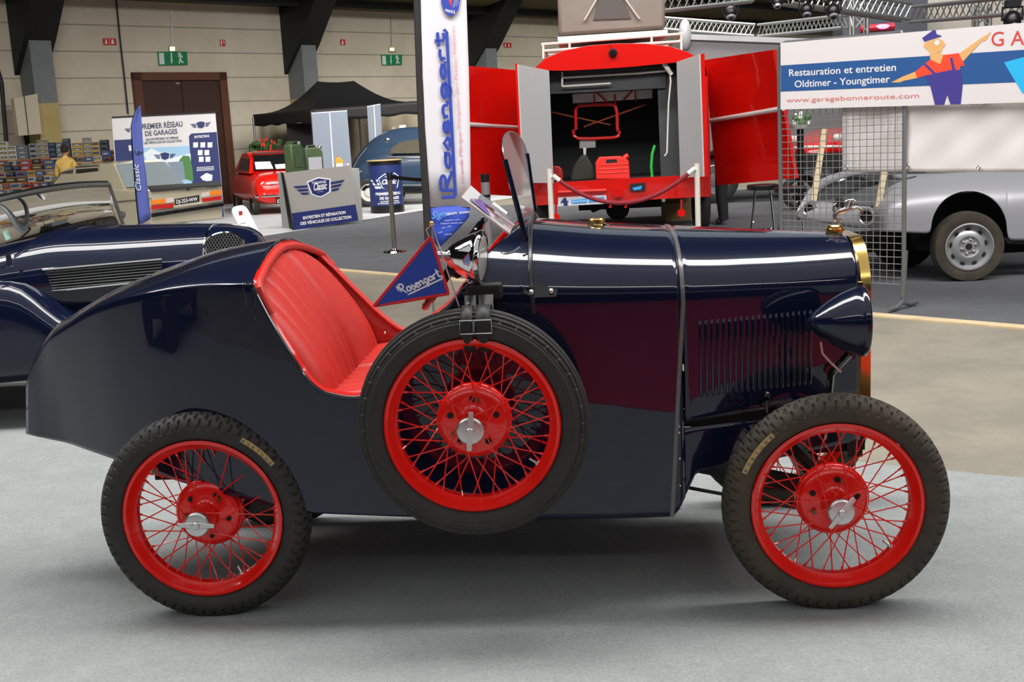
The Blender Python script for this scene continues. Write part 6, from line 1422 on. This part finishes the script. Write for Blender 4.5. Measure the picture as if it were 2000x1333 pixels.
def model_box(x, y, z, w, h, bm_, cm, lab, grp):
    key = (bm_.name, round(w, 2), round(h, 2))
    if key not in cache:
        mb = MB(); mb.box((0, 0, h/2), (w, .09, h)); o = mb.build('model_car_box', bm_, local=True)
        mb2 = MB(); mb2.box((0, -.049, h*.56), (w*.82, .006, h*.56)); win = mb2.build('display_window', mat('box_window', rgb(96, 104, 112), .2, coat=.6), o, local=True)
        mb3 = MB(); mb3.box((0, -.056, h*.42), (w*.62, .01, h*.18)); mb3.box((-.0*w, -.056, h*.56), (w*.34, .008, h*.14)); mb3.build('model_car', cm, o, local=True)
        cache[key] = o
    else: o = copy_tree(cache[key])
    o.location = (x, y, z); tag(o, lab, 'model car box', grp); return o
for k, (y0, z1) in enumerate(tiers):
    x = SX0+.08+random.random()*.05
    while x < SX1-.12:
        w = random.choice([.15, .18, .24]); hh = random.choice([.10, .11]); n_st = 1 if k < 5 else random.choice([1, 1, 2])
        if k == 7: n_st = random.choice([2, 3, 4]) if x < SX1-1.0 else random.choice([1, 3, 4])
        c1 = random.choice(BX)
        for j in range(n_st): model_box(x+w/2, y0+.06, z1+j*(hh+.002)+.001, w, hh, c1, random.choice(CARC), 'boxed model car among the rows on the stepped stall at the far left', 'boxed model cars on the stall')
        x += w+.02+(.03 if random.random() < .2 else 0)
# ================================================================ stage trusses, lamps and far structures on the right
AL = mat('truss_alu', rgb(150, 152, 150), .4, .8)
def truss(name, a, b, s, lab, n=None):
    a, b = V(a), V(b); d = (b-a); L = d.length; d = d.normalized(); u = V((0, 0, 1)) if abs(d.z) < .9 else V((1, 0, 0)); w = d.cross(u).normalized(); u = w.cross(d); mb = MB(); n = n or int(L/s)
    cs = [(u*i+w*j)*s/2 for i, j in ((1, 1), (1, -1), (-1, -1), (-1, 1))]
    for c in cs: mb.tube([a+c, b+c], .028, 6)
    o = thing(name, lab, 'truss', (a+b)/2); mb.build('chord', AL, o); mb = MB()
    for k in range(n):
        p, q = a+d*L*k/n, a+d*L*(k+1)/n
        for c, e in zip(cs, cs[1:]+cs[:1]): mb.cyl(p+c, q+e, .012, n=5, caps=False)
    mb.build('lattice', AL, o); return o
truss('lighting_truss', onY(1290, 46, 24), onY(1472, 60, 24), .22, 'aluminium lighting truss running right from the roof tent', 20)
truss('lighting_truss', onY(1486, 60, 23.9), onY(1650, 42, 22.6), .22, 'second aluminium lighting truss, meeting the first above the garage banner', 20)
truss('lighting_truss', onY(1540, -8, 18.4), onY(1770, 24, 19.2), .24, 'upper aluminium truss crossing behind the truss mast', 20)
truss('lighting_truss', onY(1290, 8, 19), onY(1470, -12, 19), .22, 'short truss at the top edge, right of the roof tent', 12)
truss('lighting_truss', onY(1790, 28, 20), onY(2060, 4, 17), .24, 'aluminium truss at the upper right corner above the garage banner', 20)
tm = onY(1678, 90, 21.05); truss('truss_mast', (tm.x, 21.05, .05), (tm.x, 21.05, 5.2), .24, 'upright aluminium truss mast behind the garage banner', 18)
tm = onY(1917, 60, 19.5); truss('truss_mast', (tm.x, 19.5, .05), (tm.x, 19.5, onY(1917, 10, 19.5).z), .2, 'slim upright truss at the right, partly hidden by the garage banner', 18)
def spot(x, y, Y, s, lab):
    c = onY(x, y, Y); t = thing('stage_lamp', lab, 'lamp', c); mb = MB(); mb.ell((0, 0, 0), (s, s, s*1.15), 14, 10); mb.build('lamp_head', BLK, t, local=True)
    mb = MB(); mb.tube([V((-s*1.15, 0, 0)), V((-s*1.15, 0, s*1.5)), V((s*1.15, 0, s*1.5)), V((s*1.15, 0, 0))], s*.15, 6); mb.box((0, 0, s*1.9), (s*1.6, s, s*.8)); mb.build('yoke', BLK, t, local=True)
    mb = MB(); mb.lathe([(0, 0), (s*.6, 0), (s*.7, -.03)], (0, -s*.5, -s*.9), (0, -.5, -.85), 14); mb.build('lens', mat('stage_lens', rgb(150, 150, 160), .1, .4), t, local=True)
spot(1427, 24, 21, .12, 'moving-head stage lamp hanging above the first truss'); spot(1575, 20, 17.4, .09, 'stage lamp hanging left of the truss mast at the top'); spot(1627, 22, 17.5, .10, 'black stage lamp right beside the truss mast'); spot(1977, 40, 17, .12, 'black stage lamp above the right end of the garage banner'); spot(1518, 4, 21, .10, 'small stage lamp near the top edge above the right van flap')
# grey lorry awning and dark booth beyond
aw = thing('grey_trailer', 'long grey trailer with a pale top rail behind the red van', 'trailer', onY(1440, 330, 22)); aw.location.z = 0
Pa = Plane(V((0, 22, 0)), -8)
mb = MB(); q = [Pa(1330, 78), Pa(1700, 92)]; mb.prism([q[0], q[1], V((q[1].x, q[1].y, .9)), V((q[0].x, q[0].y, .9))], (0, 2.2, 0)); mb.build('trailer_body', mat('trailer_grey', rgb(104, 102, 104), .6), aw)
mb = MB(); mb.prism([Pa(1335, 66, .06), Pa(1700, 80, .06), Pa(1700, 90, .06), Pa(1340, 77, .06)], (0, .1, 0)); mb.build('top_rail', mat('rail_grey', rgb(150, 150, 154), .4), aw); mb = MB(); mb.ell(onY(1338, 68, 21.7), (.12, .12, .28), 14, 10); mb.build('side_mirror', mat('rail_grey', rgb(150, 150, 154), .4), aw)
for x in (1400, 1600): c_ = Pa(x, 380); c_.z = .45; road_wheel(aw, c_+V((0, .3, 0)), .45, .25, (0, 1, 0), STEEL)
bt = thing('dark_booth', 'dark grey booth with a magenta lamp behind the garage banner', 'booth', onY(1720, 200, 23)); bt.location.z = 0
mb = MB(); a_, b_ = onY(1646, 20, 26), onY(1812, 16, 26); mb.box(((a_.x+b_.x)/2, 26.5, 2.0), (b_.x-a_.x, 1, 4.0+.0)); mb.build('booth_wall', mat('booth_grey', rgb(52, 54, 62), .6), bt)
mb = MB(); mb.ell(onY(1724, 52, 25.4), (.16, .05, .05), 14, 8); mb.build('magenta_lamp', mat('magenta_glow', rgb(255, 80, 200), .4, emit=rgb(255, 110, 210), es=4), bt)
mb = MB(); mb.tube([onY(1680, 57, 25.45), onY(1746, 52, 25.45)], .08, 8); mb.build('red_valance', mat('curtain_red', rgb(150, 20, 40), .6), bt)
bp_ = onY(1900, 60, 27); mb = MB(); mb.box((bp_.x, 27.3, 2.6), (3.6, .3, 5.2)); tag(mb.build('grey_partition', mat('partition_grey', rgb(128, 124, 116), .7)), 'grey beige partition wall behind the trusses at the right', 'partition')
# stools right of the van
for (x, y, lab) in ((1490, 400, 'black bar stool with chrome foot ring below the right red van flap'), (1545, 405, 'second black bar stool, seen through the wire grid')):
    b = onY(x, y, 13.4 if x < 1500 else 12.7); b.z = 0; t = thing('bar_stool', lab, 'stool', b); mb = MB(); mb.cyl(V((0, 0, .72)), V((0, 0, .78)), .18, n=20); mb.build('seat', BLK, t, local=True, bevel=.01)
    for k in range(4):
        a = k*pi/2+.6; mb = MB(); mb.tube([V((cos(a)*.12, sin(a)*.12, .72)), V((cos(a)*.22, sin(a)*.22, 0.012))], .012, 6); mb.build('leg', CHR, t, local=True)
    mb = MB(); mb.tube([V((cos(a)*.19, sin(a)*.19, .25)) for a in frange(0, 2*pi, 24)[:-1]], .012, 6, closed=True); mb.build('foot_ring', CHR, t, local=True)
